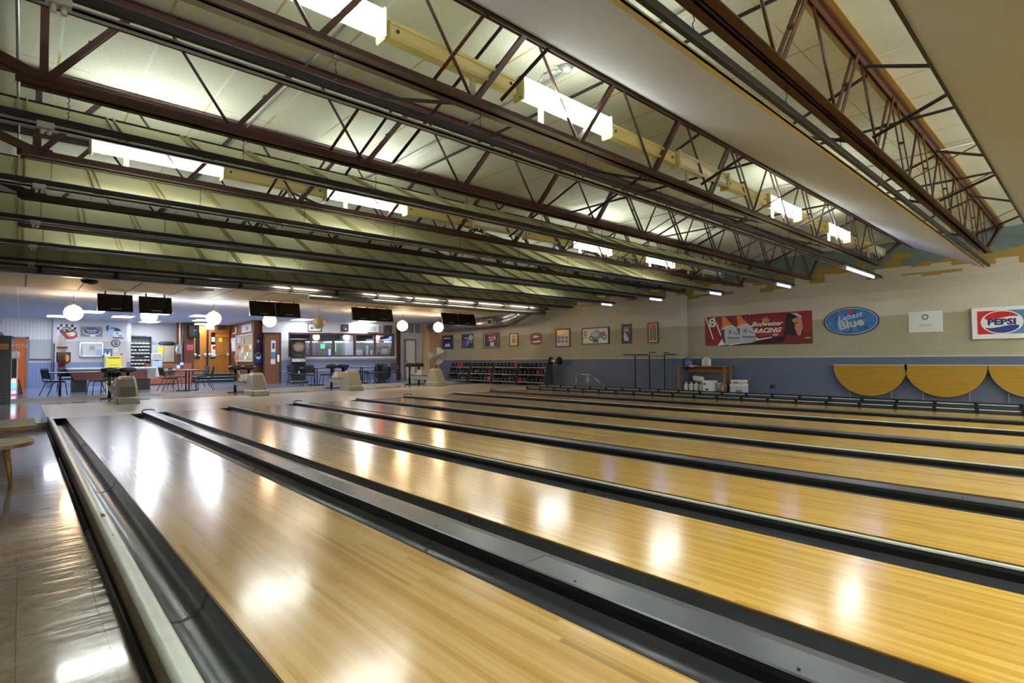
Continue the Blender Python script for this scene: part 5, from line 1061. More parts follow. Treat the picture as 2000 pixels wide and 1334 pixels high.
for x, m_, lb in gd:
    t = thing('globe_lamp', lb, 'globe lamp', (x, 19.0, 2.27), 0, 'globe lamps hanging in a row over the approach')
    b = MB().m(m_, True); b.ball((0, 0, 0.215), 0.215, 24, 14); b.build('globe', t); b = MB().m('gold', True); b.cyl((0, 0, 0.42), (0, 0, 0.47), 0.04, 10); b.build('cap', t); b = MB().m('darkgrey', True); b.cyl((0, 0, 0.46), (0, 0, CC-2.27), 0.006, 6); b.build('cord', t)
    if m_ != 'globe_off':
        ld = bpy.data.lights.new('globe_bulb', 'POINT'); ld.energy = GLOBE_W; ld.shadow_soft_size = 0.16; ld.color = (1.0, 0.80, 0.55) if m_ == 'globe_lit' else (0.9, 0.95, 1.0)
        lo = bpy.data.objects.new('globe_bulb', ld); C.objects.link(lo); lo.parent = t; lo.location = (0, 0, 0.215)
# screens
tv = [(190, 259, 575, 609, 'leftmost'), (271, 335, 580, 613, 'second'), (487, 537, 588, 613.5, 'third'), (538, 585, 591, 617.5, 'fourth'), (687.5, 726, 600, 624, 'fifth'), (727, 766, 603, 627, 'sixth'), (862.5, 893, 609, 628, 'seventh'), (894, 927, 611, 630, 'rightmost')]
for u0_, u1_, v0_, v1_, lb in tv:
    c, w_, h_ = bw(u0_, v0_+1, u1_, v1_-1, 17.45); w_ = min(w_, 0.86); h_ = 0.46
    c.z = min(c.z, 2.96-h_/2)
    t = thing('hanging_screen', 'black flat screen hung from the soffit, %s from the left' % lb, 'screen', (c.x, 17.45, c.z-h_/2), 0, 'flat screens over the approach')
    b = MB().m('black'); b.prism([(0.0, 0.0), (-0.10, 0.0), (0.02, h_), (0.06, h_)], -w_/2, w_/2, 'yz'); b.build('case', t)
    b = MB().m('screen'); sl = lambda z: -0.10+0.12*z/h_-0.004; b.poly([(-w_/2+.02, sl(.03), .03), (w_/2-.02, sl(.03), .03), (w_/2-.02, sl(h_-.02), h_-.02), (-w_/2+.02, sl(h_-.02), h_-.02)]); b.build('panel', t)
    b = MB().m('lightgrey'); b.poly([(-.1, sl(.07)-.003, .07), (.14, sl(.07)-.003, .07), (.14, sl(.085)-.003, .085), (-.1, sl(.085)-.003, .085)]); b.build('maker_strip', t)
    for x in (-w_*0.28, w_*0.28):
        b = MB().m('black'); b.box(x-0.015, x+0.015, 0.02, 0.05, h_-0.05, 2.985-(c.z-h_/2)); b.build('hanger', t)
# ---------------------------------------------------------------- ball returns and stools
def ball_return(label, u, v, front):
    p = onz(u, v, 0.0); t = thing('ball_return', label, 'ball return', (p.x, p.y+0.42, 0.0), 0, 'ball returns on the approach')
    b = MB().m('return_shell', True)
    secs = [(-0.50, 0.42, 0.26, 0.0), (-0.50, 0.42, 0.26, 0.16), (-0.44, 0.40, 0.24, 0.19), (-0.30, 0.30, 0.225, 0.46), (-0.20, 0.20, 0.20, 0.66), (-0.13, 0.14, 0.17, 0.735)]
    vs = []
    for y0, y1, hw, z in secs:
        ch = min(0.05, hw*0.3); vs += [(-hw+ch, y0, z), (hw-ch, y0, z), (hw, y0+ch, z), (hw, y1-ch, z), (hw-ch, y1, z), (-hw+ch, y1, z), (-hw, y1-ch, z), (-hw, y0+ch, z)]
    n = 8; b.add(vs, [(i*n+k, i*n+(k+1) % n, (i+1)*n+(k+1) % n, (i+1)*n+k) for i in range(len(secs)-1) for k in range(n)]+[tuple(range((len(secs)-1)*n, len(secs)*n))], False); b.build('hood', t)
    b = MB().m('return_base'); b.box(-0.265, 0.265, -0.505, 0.43, 0.0, 0.05, 0.02); b.m('black'); b.box(-0.24, 0.24, -0.41, 0.42, -0.0, 0.012); b.build('base_skirt', t)
    if front: b = MB().m('return_olive'); b.poly([(-0.17, -0.448, 0.20), (0.17, -0.448, 0.20), (0.155, -0.318, 0.45), (-0.155, -0.318, 0.45)]); b.poly([(-0.19, -0.508, 0.02), (0.19, -0.508, 0.02), (0.19, -0.508, 0.15), (-0.19, -0.508, 0.15)]); b.build('front_panel', t)
    b = MB().m('black'); b.box(-0.20, -0.19, -0.15, -0.05, 0.55, 0.60); b.build('maker_badge', t)
    b = MB().m('return_shell'); b.prism([(0.25, 0.26), (0.3, 0.42), (1.62, 0.42), (1.62, 0.36), (1.45, 0.30), (0.8, 0.24)], -0.24, 0.24, 'yz'); b.build('ball_tray', t)
    b = MB().m('black'); b.box(-0.245, 0.245, 0.28, 1.63, 0.42, 0.445); b.build('tray_rim', t)
    b = MB().m('return_shell'); vs = []
    for hw, y0, y1, z in ((0.21, 0.75, 1.30, 0.445), (0.13, 0.88, 1.12, 0.68)): vs += [(-hw, y0, z), (hw, y0, z), (hw, y1, z), (-hw, y1, z)]
    b.add(vs, [(0,1,5,4), (1,2,6,5), (2,3,7,6), (3,0,4,7), (4,5,6,7)]); b.build('rear_hood', t)
    b = MB().m('darkgrey', True); b.cyl((0, 0.62, 0.0), (0, 0.62, 0.26), 0.12, 14); b.build('pedestal', t)
    return t
ball_return('ball return at far left with an olive front panel', 250, 789, True)
ball_return('ball return second from left, in front of the bulletin board', 508, 773.5, False)
ball_return('ball return third from left, in front of the bar windows', 696, 763, False)
ball_return('ball return at far right, in front of the ball racks', 862, 754.5, False)
def bar_stool(label, u, Y):
    x = onY(u, 720, Y).x; t = thing('padded_stool', label, 'stool', (x, Y, 0.0), 0, 'black padded stools behind the ball returns')
    b = MB().m('blackpad', True); b.lathe([(0, 0.80), (0.19, 0.80), (0.22, 0.83), (0.235, 0.89), (0.21, 0.94), (0.12, 0.965), (0, 0.97)], (0, 0, 0), 24); b.build('seat', t)
    b = MB().m('black', True); b.cyl((0, 0, 0.03), (0, 0, 0.81), 0.045, 12); b.build('post', t)
    b = MB().m('black'); b.box(-0.24, 0.24, -0.04, 0.04, 0, 0.03); b.box(-0.04, 0.04, -0.2, 0.2, 0, 0.03); b.build('base', t)
for u, lb in ((214.5, 'left black padded stool behind the leftmost ball return'), (250, 'right black padded stool behind the leftmost ball return'), (459.5, 'left black padded stool behind the second ball return'), (486, 'right black padded stool behind the second ball return'), (647.5, 'left black padded stool behind the third ball return'), (670, 'right black padded stool behind the third ball return'), (800, 'left black padded stool behind the rightmost ball return'), (818, 'right black padded stool behind the rightmost ball return')):
    bar_stool(lb, u, 20.6 if u < 300 else 20.9)
# ---------------------------------------------------------------- chairs and tables
def chair_proto():
    t = thing('stacking_chair', '', 'chair', (0, 0, 0))
    b = MB().m('navy_pad'); b.box(-0.21, 0.21, -0.21, 0.20, 0.43, 0.475, 0.018); b.build('seat', t)
    b = MB().m('navy_pad'); v = MB(); b.box(-0.20, 0.20, 0.20, 0.235, 0.54, 0.83, 0.014); b.v = [(x*(1-0.12*max(0, (z-0.6)/0.3)), y+(z-0.5)*0.18, z) for x, y, z in b.v]; b.build('backrest', t)
    b = MB().m('black', True)
    b.tube([(-0.21, 0.19, 0.44), (-0.21, 0.22, 0.52), (-0.205, 0.275, 0.80), (-0.15, 0.285, 0.86), (0.15, 0.285, 0.86), (0.205, 0.275, 0.80), (0.21, 0.22, 0.52), (0.21, 0.19, 0.44)], 0.012, 6); b.build('back_frame', t)
    for sx in (-1, 1):
        b = MB().m('black', True); b.tube([(sx*0.19, -0.10, 0.43), (sx*0.20, -0.20, 0.40), (sx*0.22, -0.24, 0.0)], 0.012, 6); b.build('leg', t)
        b = MB().m('black', True); b.tube([(sx*0.19, 0.06, 0.43), (sx*0.205, 0.14, 0.40), (sx*0.22, 0.30, 0.0)], 0.012, 6); b.build('leg', t)
    return t
cproto = None
def chair(label, u, v, deg):
    global cproto
    p = onz(u, v, FZ); loc = (p.x, max(p.y, 21.65), FZ)
    if cproto is None: cproto = chair_proto(); cproto.location = loc; cproto.rotation_euler = (0, 0, math.radians(deg)); q = cproto
    else: q = dup(cproto, loc, math.radians(deg))
    q['label'] = label; q['group'] = 'dark padded chairs around the concourse tables'
def table(label, u, v, w_, d_, round_=False, legs=4, m_='lightgrey', y=None):
    p = onz(u, v, FZ); yy_ = max(p.y, 21.7) if y is None else y; t = thing('cafe_table', label, 'table', (p.x*yy_/p.y, yy_, FZ)); 
    b = MB().m(m_)
    if round_: b.lathe([(0, 0.715), (w_/2, 0.715), (w_/2, 0.745), (0, 0.745)], (0, 0, 0), 28)
    else: b.box(-w_/2, w_/2, -d_/2, d_/2, 0.715, 0.745, 0.006)
    b.build('tabletop', t)
    b = MB().m('black'); 
    if round_: b.lathe([(w_/2+0.002, 0.712), (w_/2+0.005, 0.73), (w_/2+0.002, 0.738)], (0, 0, 0), 28)
    else: b.box(-w_/2-0.004, w_/2+0.004, -d_/2-0.004, d_/2+0.004, 0.705, 0.73, 0.004)
    b.build('table_edge', t)
    if legs == 1:
        b = MB().m('black', True); b.cyl((-0.05, 0, 0.02), (-0.05, 0, 0.71), 0.022, 8); b.cyl((0.05, 0, 0.02), (0.05, 0, 0.71), 0.022, 8); b.build('pedestal', t)
        b = MB().m('black'); b.box(-0.35, 0.35, -0.03, 0.03, 0, 0.025); b.box(-0.03, 0.03, -0.35, 0.35, 0, 0.025); b.build('foot', t)
    else:
        for sx in (-1, 1):
            for sy in (-1, 1): b = MB().m('black', True); b.tube([(sx*(w_/2-0.35), sy*(d_/2-0.12), 0.70), (sx*(w_/2-0.28), sy*(d_/2-0.1), 0.6), (sx*(w_/2-0.28), sy*(d_/2-0.1), 0)], 0.016, 6); b.build('leg', t)
table('long pale table with black legs at far left of the concourse', 172, 771, 1.95, 0.75)
chair('dark chair at the left end of the long left table', 106, 773, 115)
chair('dark chair on the far side of the long left table', 130, 765, 10)
chair('dark chair at the right side of the long left table, back tilted', 192, 770, -75)
chair('dark chair partly behind the left black stools', 217, 769, -20)
table('round pale table on a double black pedestal before the front counter', 366, 762.5, 1.15, 1.15, True, 1)
chair('dark chair left of the pedestal table, facing right', 330, 763, 100)
chair('dark chair behind and left of the pedestal table', 347, 757.5, 60)
chair('dark chair at the right front of the pedestal table', 401, 763, -110)
chair('dark chair right of the pedestal table, farther one', 390, 757.5, -80)
table('pale table beside the electronic dart machine', 617, 752, 1.1, 0.7, False, 1)
chair('dark chair with its back to the camera by the dart machine table', 600, 754, 170)
chair('dark chair tucked against the dart machine', 577, 751, 110)
chair('dark chair right of the dart machine table', 638, 752.5, -95)
table('pale table below the fourth bar window pane', 706, 748, 0.95, 0.7, False, 1)
chair('dark chair left of the table below the bar windows', 682, 749, 100)
chair('dark chair right of the table below the bar windows', 724, 748, -100)
chair('round backed dark chair behind the table below the bar windows', 708, 744, 10)
table('narrow pale table on a thin post before the last bar window pane', 743, 746.5, 0.55, 0.6, False, 1)
chair('dark chair right of the narrow table by the last pane', 757, 750, -60)
chair('dark chair between the narrow table and the white door', 773, 745.5, -20)
chair('dark chair in front of the white door, left of the right stools', 789, 750.5, 60)
p = WW.at(748, 725, 0.3); t = thing('leaning_tabletop', 'dark round tabletop standing on edge against the blue wall', 'tabletop', (p.x, p.y, FZ), WW.rz)
b = MB().m('darkgrey', True); b.lathe([(0, -0.015), (0.42, -0.015), (0.42, 0.015), (0, 0.015)], (0, 0, 0.42), 30, 'y'); b.build('disc', t)
# ---------------------------------------------------------------- left side of the concourse
def simple(name, label, cat, loc, parts, rz=0, group=None):
    t = thing(name, label, cat, loc, rz, group)
    for nm_, m_, boxes in parts:
        b = MB().m(m_)
        for bx_ in boxes: b.box(*bx_)
        b.build(nm_, t)
    return t
p = onY(7, 720, 20.6)
simple('vending_machine', 'tall black machine with wood band at the left photo edge', 'machine', (p.x-0.30, 20.6, 0), [('cabinet', 'black', [(-0.6, 0.45, -0.35, 0.4, 0, 1.88, 0.01)]), ('wood_band', 'kraft_edge', [(-0.58, 0.40, -0.362, -0.35, 1.50, 1.66, 0.0)]), ('silver_edge', 'steel', [(0.45, 0.465, -0.36, -0.33, 0.0, 1.88)])])
t = thing('tree_ornament', 'little dark twiggy decoration with pale base on the black machine', 'decoration', (p.x-0.2, 20.6, 1.885)); b = MB().m('purple', True); b.lathe([(0, 0), (0.2, 0), (0.18, 0.08), (0.1, 0.12), (0, 0.13)], (0, 0, 0), 12); b.build('pot', t); b = MB().m('darkgreen', True)
for k in range(12): a = 2*PI*k/12; b.cyl((0, 0, 0.1), (0.14*math.cos(a), 0.14*math.sin(a), 0.36+0.05*(k % 3)), 0.012, 5, 0.003)
b.build('twigs', t)
p = onz(23, 772, FZ); Yv = p.y
simple('prize_machine', 'small prize machine with white hood and glowing pink and cyan panel', 'machine', (p.x*1.0, Yv, FZ), [('cabinet', 'white', [(-0.13, 0.13, -0.02, 0.35, 0, 1.42, 0.01)]), ('hood', 'white', [(-0.13, 0.17, -0.1, 0.36, 1.20, 1.42, 0.03)]), ('dark_window', 'black', [(-0.08, 0.10, -0.03, -0.02, 0.56, 1.18)]), ('glow_top', 'pink_glow', [(-0.11, 0.09, -0.035, -0.02, 0.42, 0.53)]), ('glow_middle', 'cyan_glow', [(-0.11, 0.09, -0.035, -0.02, 0.26, 0.42)]), ('glow_low', 'blue_glow', [(-0.11, 0.09, -0.035, -0.02, 0.14, 0.26)]), ('glow_bottom', 'pink_glow', [(-0.11, 0.09, -0.035, -0.02, 0.05, 0.14)])])
for k, u in enumerate((31, 36, 41)):
    p = onz(u, 770, FZ); t = thing('leaning_board', 'dark narrow board standing tilted beside the prize machine, %s of three' % ['left', 'middle', 'right'][k], 'board', (p.x, Yv+0.15*k, FZ), 0, 'boards by the prize machine')
    b = MB().m('brown' if k != 1 else 'black'); b.prism([(0.0, 0), (0.05, 0), (-0.05, 0.52), (-0.10, 0.52)], 0, 0.5, 'xz'); b.build('board_sheet', t)
# benches in the left aisle
t = thing('aisle_bench', 'low bench with rounded pale top and wooden edge at left photo edge', 'bench', (-0.6, 7.75, -0.12))
b = MB().m('beige'); ol = [(-1.1, -0.35), (0.45, -0.35)]+[(0.45+0.27*math.sin(PI*k/14), -0.35*math.cos(PI*k/14)) for k in range(1, 14)]+[(0.45, 0.35), (-1.1, 0.35)]
b.prism(ol, 0.425, 0.43, 'xy'); b.build('top_laminate', t); b = MB().m('kraft_edge'); b.prism(ol, 0.385, 0.4249, 'xy'); b.build('plywood_board', t)
for x, y in ((0.50, -0.22), (0.50, 0.2), (-0.9, -0.2), (-0.9, 0.2)): b = MB().m('kraft_edge', True); b.cyl((x+0.04*(1 if x > 0 else -1), y*1.1, 0), (x, y, 0.385), 0.014, 8, 0.026); b.build('leg', t)
t = thing('aisle_table', 'low square pale table beyond the rounded bench in the left aisle', 'table', (-0.5, 9.9, -0.12))
b = MB().m('beige'); b.box(-1.1, 0.66, -0.45, 0.75, 0.43, 0.436); b.build('top_laminate', t); b = MB().m('kraft_edge'); b.box(-1.1, 0.66, -0.45, 0.75, 0.385, 0.4299); b.build('plywood_board', t); b = MB().m('kraft_edge'); b.prism([(-1.0, 0.3), (-1.0, 0.384), (0.5, 0.384), (0.15, 0.3)], -0.3, 0.5, 'xz'); b.build('apron', t)
for x, y in ((-0.3, -0.3), (-0.3, 0.6), (-1.0, -0.3), (-1.0, 0.6)): b = MB().m('kraft_edge', True); b.cyl((x, y, 0), (x, y, 0.31), 0.03, 8); b.build('leg', t)
t = thing('wire_rack', 'silver zigzag wire rack on the platform at left photo edge', 'rack', (-0.42, 14.2, 0.0)); b = MB().m('steel', True)
for k in range(9): b.cyl((-0.1, 0, 0.06*k+0.03), (0.16, 0, 0.06*k+0.06), 0.008, 5); b.cyl((0.16, 0, 0.06*k+0.06), (-0.1, 0, 0.06*k+0.09), 0.008, 5)
b.build('wires', t); b = MB().m('black'); b.box(-0.12, -0.10, -0.02, 0.02, 0, 0.62); b.build('upright', t)
# ---------------------------------------------------------------- poster wall
def wp(W_, *a, **k): return W_.put(*a, **k)
c, w_, h_ = WM.put(58, 663, 100.5, 703); simple('wall_panel', 'plain pale grey board with dark lower rail right of the orange door', 'board', (c.x, c.y, c.z-h_/2), [('sheet', 'lightgrey', [(-w_/2, w_/2, -0.03, -0.002, 0.03, h_)]), ('lower_rail', 'darkgrey', [(-w_/2, w_/2, -0.04, -0.002, 0, 0.04)])])
c, w_, h_ = WP.put(104.5, 620, 106.5, 750); simple('corner_strip', 'slim black cue holder strip on the corner beside the poster wall', 'strip', (c.x, c.y, 0.4), [('strip', 'black', [(-0.02, 0.02, -0.03, -0.002, 0, 1.55)])])
def poly_sign(label, W_, box, pxw, shapes, depth=0.015, name='wall_sign', cat='sign'):
    """shapes in crop pixels mapped to the sign box"""
    c, w_, h_ = W_.put(*box); t = thing(name, label, cat, (c.x, c.y, c.z-h_/2), W_.rz); x0, y0, x1, y1 = pxw
    f_ = lambda q: [(-w_/2+w_*(u-x0)/(x1-x0), h_*(1-(v-y0)/(y1-y0))) for u, v in q]
    b = MB().m(shapes[0][0]); b.prism(f_(shapes[0][1]), -depth, -0.001, 'xz'); b.build('plate', t); b = MB()
    for k, (m_, q) in enumerate(shapes[1:]): b.m(m_); b.poly([(x, -depth-0.001*(k+1), z) for x, z in f_(q)])
    if len(shapes) > 1: b.build('print', t)
    return t, w_, h_
chk = []
for i in range(7):
    for j in range(4):
        if (i+j) % 2: chk.append(('black', [(230+40*i, 100+40*j), (268+40*i, 97+40*j), (268+40*i, 136+40*j), (230+40*i, 139+40*j)]))
poly_sign('checkered flag sign with a red and white race car', WP, (111, 633, 151.5, 662), (228, 95, 530, 305), [('white', [(230, 100), (515, 98), (512, 180), (400, 220), (290, 262), (230, 262)])]+[q for q in chk if q[1][0][0] < 500 and q[1][0][1] < 200]+[('darkred', [(275, 190), (310, 150), (370, 135), (460, 170), (520, 210), (528, 265), (470, 300), (380, 305), (300, 245)]), ('lightgrey', [(310, 160), (365, 142), (450, 175), (400, 200), (330, 200)]), ('black', [(330, 170), (370, 165), (420, 190), (370, 205)]), ('paper', [(360, 225), (470, 200), (510, 225), (480, 262), (390, 270)]), ('red', [(385, 275), (480, 262), (525, 240), (525, 270), (465, 298), (385, 303)]), ('orange', [(370, 240), (420, 235), (420, 262), (385, 265)])])
t, w_, h_ = poly_sign('silver framed racing sign with dark blue oval', WP, (156, 637, 201, 658.5), (560, 120, 900, 285), [('lightgrey', [(560, 120), (900, 120), (900, 285), (560, 285)]), ('grey', [(570, 130), (890, 130), (890, 275), (570, 275)]), ('black', ell(733, 205, 150, 68)), ('lightgrey', ell(733, 205, 140, 62)), ('deepblue', ell(735, 195, 118, 48)), ('blue', ell(735, 195, 108, 40)), ('paper', [(710, 240), (790, 240), (790, 278), (710, 278)])])
text('lettering', 'NASCAR', h_*0.2, 'paper', t, 0.0, h_*0.60, -0.024, 0.002); text('lettering', 'DODGE', h_*0.16, 'paper', t, 0.0, h_*0.42, -0.024, 0.001)
t, w_, h_ = poly_sign('cut-out sign of a blue and white race car with script', WP, (205, 633.5, 245, 661.5), (918, 95, 1225, 310), [('paleblue', [(925, 110), (1060, 105), (1160, 170), (1215, 240), (1200, 305), (1040, 300), (1015, 250), (940, 215), (918, 160)]), ('darkgrey', [(935, 120), (975, 115), (960, 200), (935, 190)]), ('darkgrey', [(1060, 150), (1110, 150), (1165, 190), (1100, 200), (1050, 190)]), ('white', [(1030, 210), (1170, 205), (1205, 250), (1190, 290), (1050, 280)]), ('darkgrey', [(1085, 222), (1105, 222), (1120, 245), (1100, 245)]), ('darkgrey', [(1115, 262), (1185, 262), (1180, 275), (1120, 275)]), ('deepblue', [(1030, 285), (1200, 292), (1195, 305), (1040, 300)])])
text('lettering', 'Lite', h_*0.28, 'blue', t, -w_*0.2, h_*0.74, -0.028, 0.003, shear=0.2)
# cue rack
c, w_, h_ = WP.put(110.5, 668, 132, 726); t = thing('cue_rack', 'wall rack with wooden clip holding pool cues', 'cue rack', (c.x, c.y, 0.95), 0); zc1 = WP.at(120, 678.5).z-0.95
b = MB().m('brown'); b.box(-w_/2, w_/2, -0.10, -0.002, zc1-0.03, zc1+0.03, 0.008); b.build('clip_bar', t); b = MB().m('darkred'); b.box(-w_*0.36, w_*0.30, -0.12, -0.002, -0.05, 0.0); b.box(-w_*0.3, w_*0.2, -0.02, -0.002, 0.0, 0.35); b.build('lower_ledge', t)
for k in range(5):
    x = c.x-w_*0.33+w_*0.155*k; q = thing('pool_cue', 'upright pool cue in the wall rack, %s of five' % ['first', 'second', 'third', 'fourth', 'fifth'][k], 'pool cue', (x, c.y-0.075, 0.951), 0, 'pool cues in the rack')
    b = MB().m('tan', True); b.cyl((0, 0, 0.45), (0, 0, 1.42), 0.011, 8, 0.006); b.build('shaft', q); b = MB().m('maroon', True); b.cyl((0, 0, 0), (0, 0, 0.45), 0.015, 8, 0.012); b.build('butt', q)
poly_sign('dark shield shaped plaque with orange picture behind the cues', WP, (110, 688, 138, 710.5), (218, 505, 430, 670), [('black', [(218, 505), (430, 505), (430, 640), (385, 670), (260, 670), (218, 640)]), ('brown', [(240, 520), (410, 520), (410, 635), (370, 655), (275, 655), (240, 635)]), ('orange', ell(375, 590, 35, 50)), ('tan', ell(375, 585, 20, 28))], 0.01)
# glass trophy case
c, w_, h_ = WP.put(155, 669, 200.5, 696.5); t = thing('display_case', 'mirrored glass display case on the poster wall', 'display case', (c.x, c.y, c.z-h_/2), 0)
b = MB().m('white'); b.box(-w_/2, w_/2, -0.03, -0.002, 0, h_); b.build('back', t); b = MB().m('chrome'); b.box(-w_/2, w_/2, -0.16, -0.03, 0, 0.035); b.box(-w_/2, w_/2, -0.16, -0.03, h_-0.03, h_); b.box(-w_/2, -w_/2+0.03, -0.16, -0.03, 0, h_); b.box(w_/2-0.03, w_/2, -0.16, -0.03, 0, h_); b.build('case_frame', t)
b = MB().m('labelgrey'); 
for x in (-0.45, -0.38, -0.3): b.box(x, x+0.012, -0.14, -0.13, 0.03, h_-0.03)
b.m('paleblue'); b.box(0.15, 0.42, -0.06, -0.04, 0.05, h_*0.5); b.m('tan'); b.box(-0.05, 0.12, -0.06, -0.04, h_*0.5, h_*0.75); b.build('contents', t); b = MB().m('glass'); b.box(-w_/2+0.03, w_/2-0.03, -0.158, -0.152, 0.03, h_-0.03); b.build('glass_front', t)
# clock
c, w_, h_ = WP.put(219, 664, 233, 676); t = thing('wall_clock', 'round black rimmed clock with grey letters on the poster wall', 'clock', (c.x, c.y, c.z-0.16), 0)
b = MB().m('black', True); b.lathe([(0, -0.04), (0.14, -0.045), (0.165, -0.03), (0.165, 0.0)], (0, -0.004, 0.16), 28, 'y'); b.build('case', t); b = MB().m('lightgrey'); b.lathe([(0.09, -0.046), (0.135, -0.0465)], (0, -0.003, 0.16), 28, 'y'); b.build('dial_ring', t); text('lettering', 'RON', 0.11, 'lightgrey', t, 0, 0.16, -0.052, 0.004)
c, w_, h_ = WP.put(223, 681, 229.5, 686.5); simple('wall_notice', 'tiny white notice below the round clock', 'notice', (c.x, c.y, c.z-h_/2), [('sheet', 'paper', [(-w_/2, w_/2, -0.01, -0.002, 0, h_)]), ('print_line', 'grey', [(-w_*.3, w_*.3, -0.012, -0.01, h_*.4, h_*.6)])])
poly_sign('small framed blue poster right of the display case', WP, (200.5, 682, 219, 697), (890, 460, 1030, 560), [('darkgrey', [(890, 460), (1030, 460), (1030, 560), (890, 560)]), ('skyblue', [(905, 472), (1018, 472), (1018, 560), (905, 560)]), ('paper', [(915, 510), (1000, 505), (1000, 556), (915, 556)]), ('blue', [(950, 480), (975, 480), (975, 530), (950, 530)])])
c, w_, h_ = WP.put(235, 689, 239.5, 694.5); t = thing('wall_badge', 'small pink round badge on the poster wall', 'badge', (c.x, c.y, c.z-0.06), 0); b = MB().m('pink', True); b.lathe([(0, -0.012), (0.05, -0.01), (0.055, 0)], (0, 0, 0.06), 14, 'y'); b.build('disc', t)
c, w_, h_ = WP.put(202, 696, 244, 720); simple('grey_cabinet', 'grey metal cabinet below the clock holding a yellow sign', 'cabinet', (c.x, 29.75, FZ), [('cabinet_body', 'beige', [(-w_/2, w_/2, -0.2, 0.22, 0, c.z+h_/2-FZ, 0.005)])])
c, w_, h_ = Wall((0, 29.53), (10, 29.53)).put(208, 696.5, 236.5, 720); t = simple('paper_sign', 'bright yellow paper sign taped to the grey cabinet', 'sign', (c.x, 29.53, c.z-h_/2), [('sheet', 'yellow', [(-w_/2, w_/2, -0.008, -0.002, 0, h_)]), ('printed_lines', 'black', [(-w_*.4, w_*.42, -0.010, -0.008, h_*.86, h_*.93), (-w_*.32, w_*.3, -0.010, -0.008, h_*.28, h_*.31)])])
# pool table
p = onz(214, 758, FZ); t = thing('pool_table', 'coin pool table with pale blue rails and reddish brown sides', 'pool table', (p.x*24.9/p.y+0.05, 24.9, FZ)); LX = 1.30
b = MB().m('paleblue'); b.box(-LX, LX, -0.72, -0.60, 0.76, 0.84, 0.02); b.box(-LX, LX, 0.60, 0.72, 0.76, 0.84, 0.02); b.box(-LX, -LX+0.12, -0.6, 0.6, 0.76, 0.84, 0.02); b.box(LX-0.12, LX, -0.6, 0.6, 0.76, 0.84, 0.02); b.build('rails', t)
b = MB().m('blue'); b.box(-LX+0.12, LX-0.12, -0.6, 0.6, 0.76, 0.79); b.build('felt', t)
mat('pool_brown', (0.52, 0.30, 0.27), 0.4); b = MB().m('pool_brown'); b.prism([(-LX+0.04, 0.76), (LX-0.04, 0.76), (LX-0.2, 0.42), (-LX+0.2, 0.42)], -0.68, 0.68, 'xz'); b.build('body', t)
b = MB().m('lightgrey'); b.box(LX-0.28, LX-0.02, -0.70, -0.683, 0.42, 0.76); b.build('corner_trim', t)
for sx in (-1, 1): b = MB().m('darkgrey'); b.box(sx*0.95-0.2, sx*0.95+0.2, -0.45, 0.45, 0.0, 0.42); b.build('leg', t)
# ---------------------------------------------------------------- alcove: shoe rack, counter, cabinets
WS = Wall((0, 30.95), (10, 30.95)); c, w_, h_ = WS.put(247.5, 657, 295, 720); zT = c.z+h_/2; t = thing('shoe_rack', 'tall grey metal shelf unit full of rental bowling shoes', 'shelf', (c.x+0.02, 30.95, FZ), 0)
xs0, zz0 = c.x+0.02, FZ
b = MB().m('darkgrey'); b.box(-w_/2, -w_/2+0.04, 0, 0.32, 0, zT-FZ); b.box(w_/2-0.04, w_/2, 0, 0.32, 0, zT-FZ); b.build('side_panel', t)
b = MB().m('grey'); b.box(-w_/2+0.04, w_/2-0.04, 0.30, 0.32, 0.1, zT-FZ); b.build('back_panel', t); b = MB().m('darkgrey'); b.box(-w_/2, w_/2, -0.005, 0.32, zT-FZ-0.03, zT-FZ); b.build('shelf_board', t)
zs = [WS.at(270, v).z for v in (672.5, 679, 685.5, 692, 699, 705.5, 712.5, 719)]
for z in zs: b = MB().m('darkgrey'); b.box(-w_/2+0.04, w_/2-0.04, -0.004, 0.30, z-FZ-0.022, z-FZ-0.002); b.build('shelf_board', t)
def shoe_mesh(m_, sole):
    q = thing('bowling_shoe', '', 'shoe', (0, 0, 0)); b = MB().m(m_, True)
    secs = [(0.0, 0.035, 0.0, 0.075), (0.05, 0.042, 0.0, 0.085), (0.13, 0.038, 0.0, 0.055), (0.22, 0.045, 0.0, 0.045), (0.27, 0.03, 0.0, 0.03)]
    vs = []
    for y, hw, z0, z1 in secs: vs += [(-hw, y, 0.012), (hw, y, 0.012), (hw*0.9, y, z1*0.7), (hw*0.5, y, z1), (-hw*0.5, y, z1), (-hw*0.9, y, z1*0.7)]
    b.add(vs, [(i*6+k, i*6+(k+1) % 6, (i+1)*6+(k+1) % 6, (i+1)*6+k) for i in range(4) for k in range(6)]+[tuple(range(6)), tuple(range(24, 30))]); b.build('upper', q)
    b = MB().m(sole); b.box(-0.042, 0.042, -0.004, 0.272, 0, 0.013, 0.004); b.build('sole', q); return q
sp = [shoe_mesh('labelgrey', 'darkgrey'), shoe_mesh('paper', 'grey'), shoe_mesh('tan', 'darkred')]; used = [False]*3
shn = ['top', 'second', 'third', 'fourth', 'fifth', 'sixth', 'seventh', 'lowest']
for k, z in enumerate(zs):
    for j in range(11):
        if (k == 2 and j == 4) or (k == 4 and 3 <= j <= 7) or (k >= 6 and j > 8): continue
        ty = 2 if k == 7 else (j+k) % 2; x = xs0-w_/2+0.10+(w_-0.2)*j/10
        if not used[ty]: q = sp[ty]; used[ty] = True; q.location = (x, 30.955, z); 
        else: q = dup(sp[ty], (x, 30.955, z))
        q.rotation_euler = (0, 0, 0); q['label'] = '%s rental bowling shoe on the %s shelf of the shoe rack' % (['grey', 'white', 'tan'][ty], shn[k]); q['group'] = 'rental shoes, %s shelf' % shn[k]
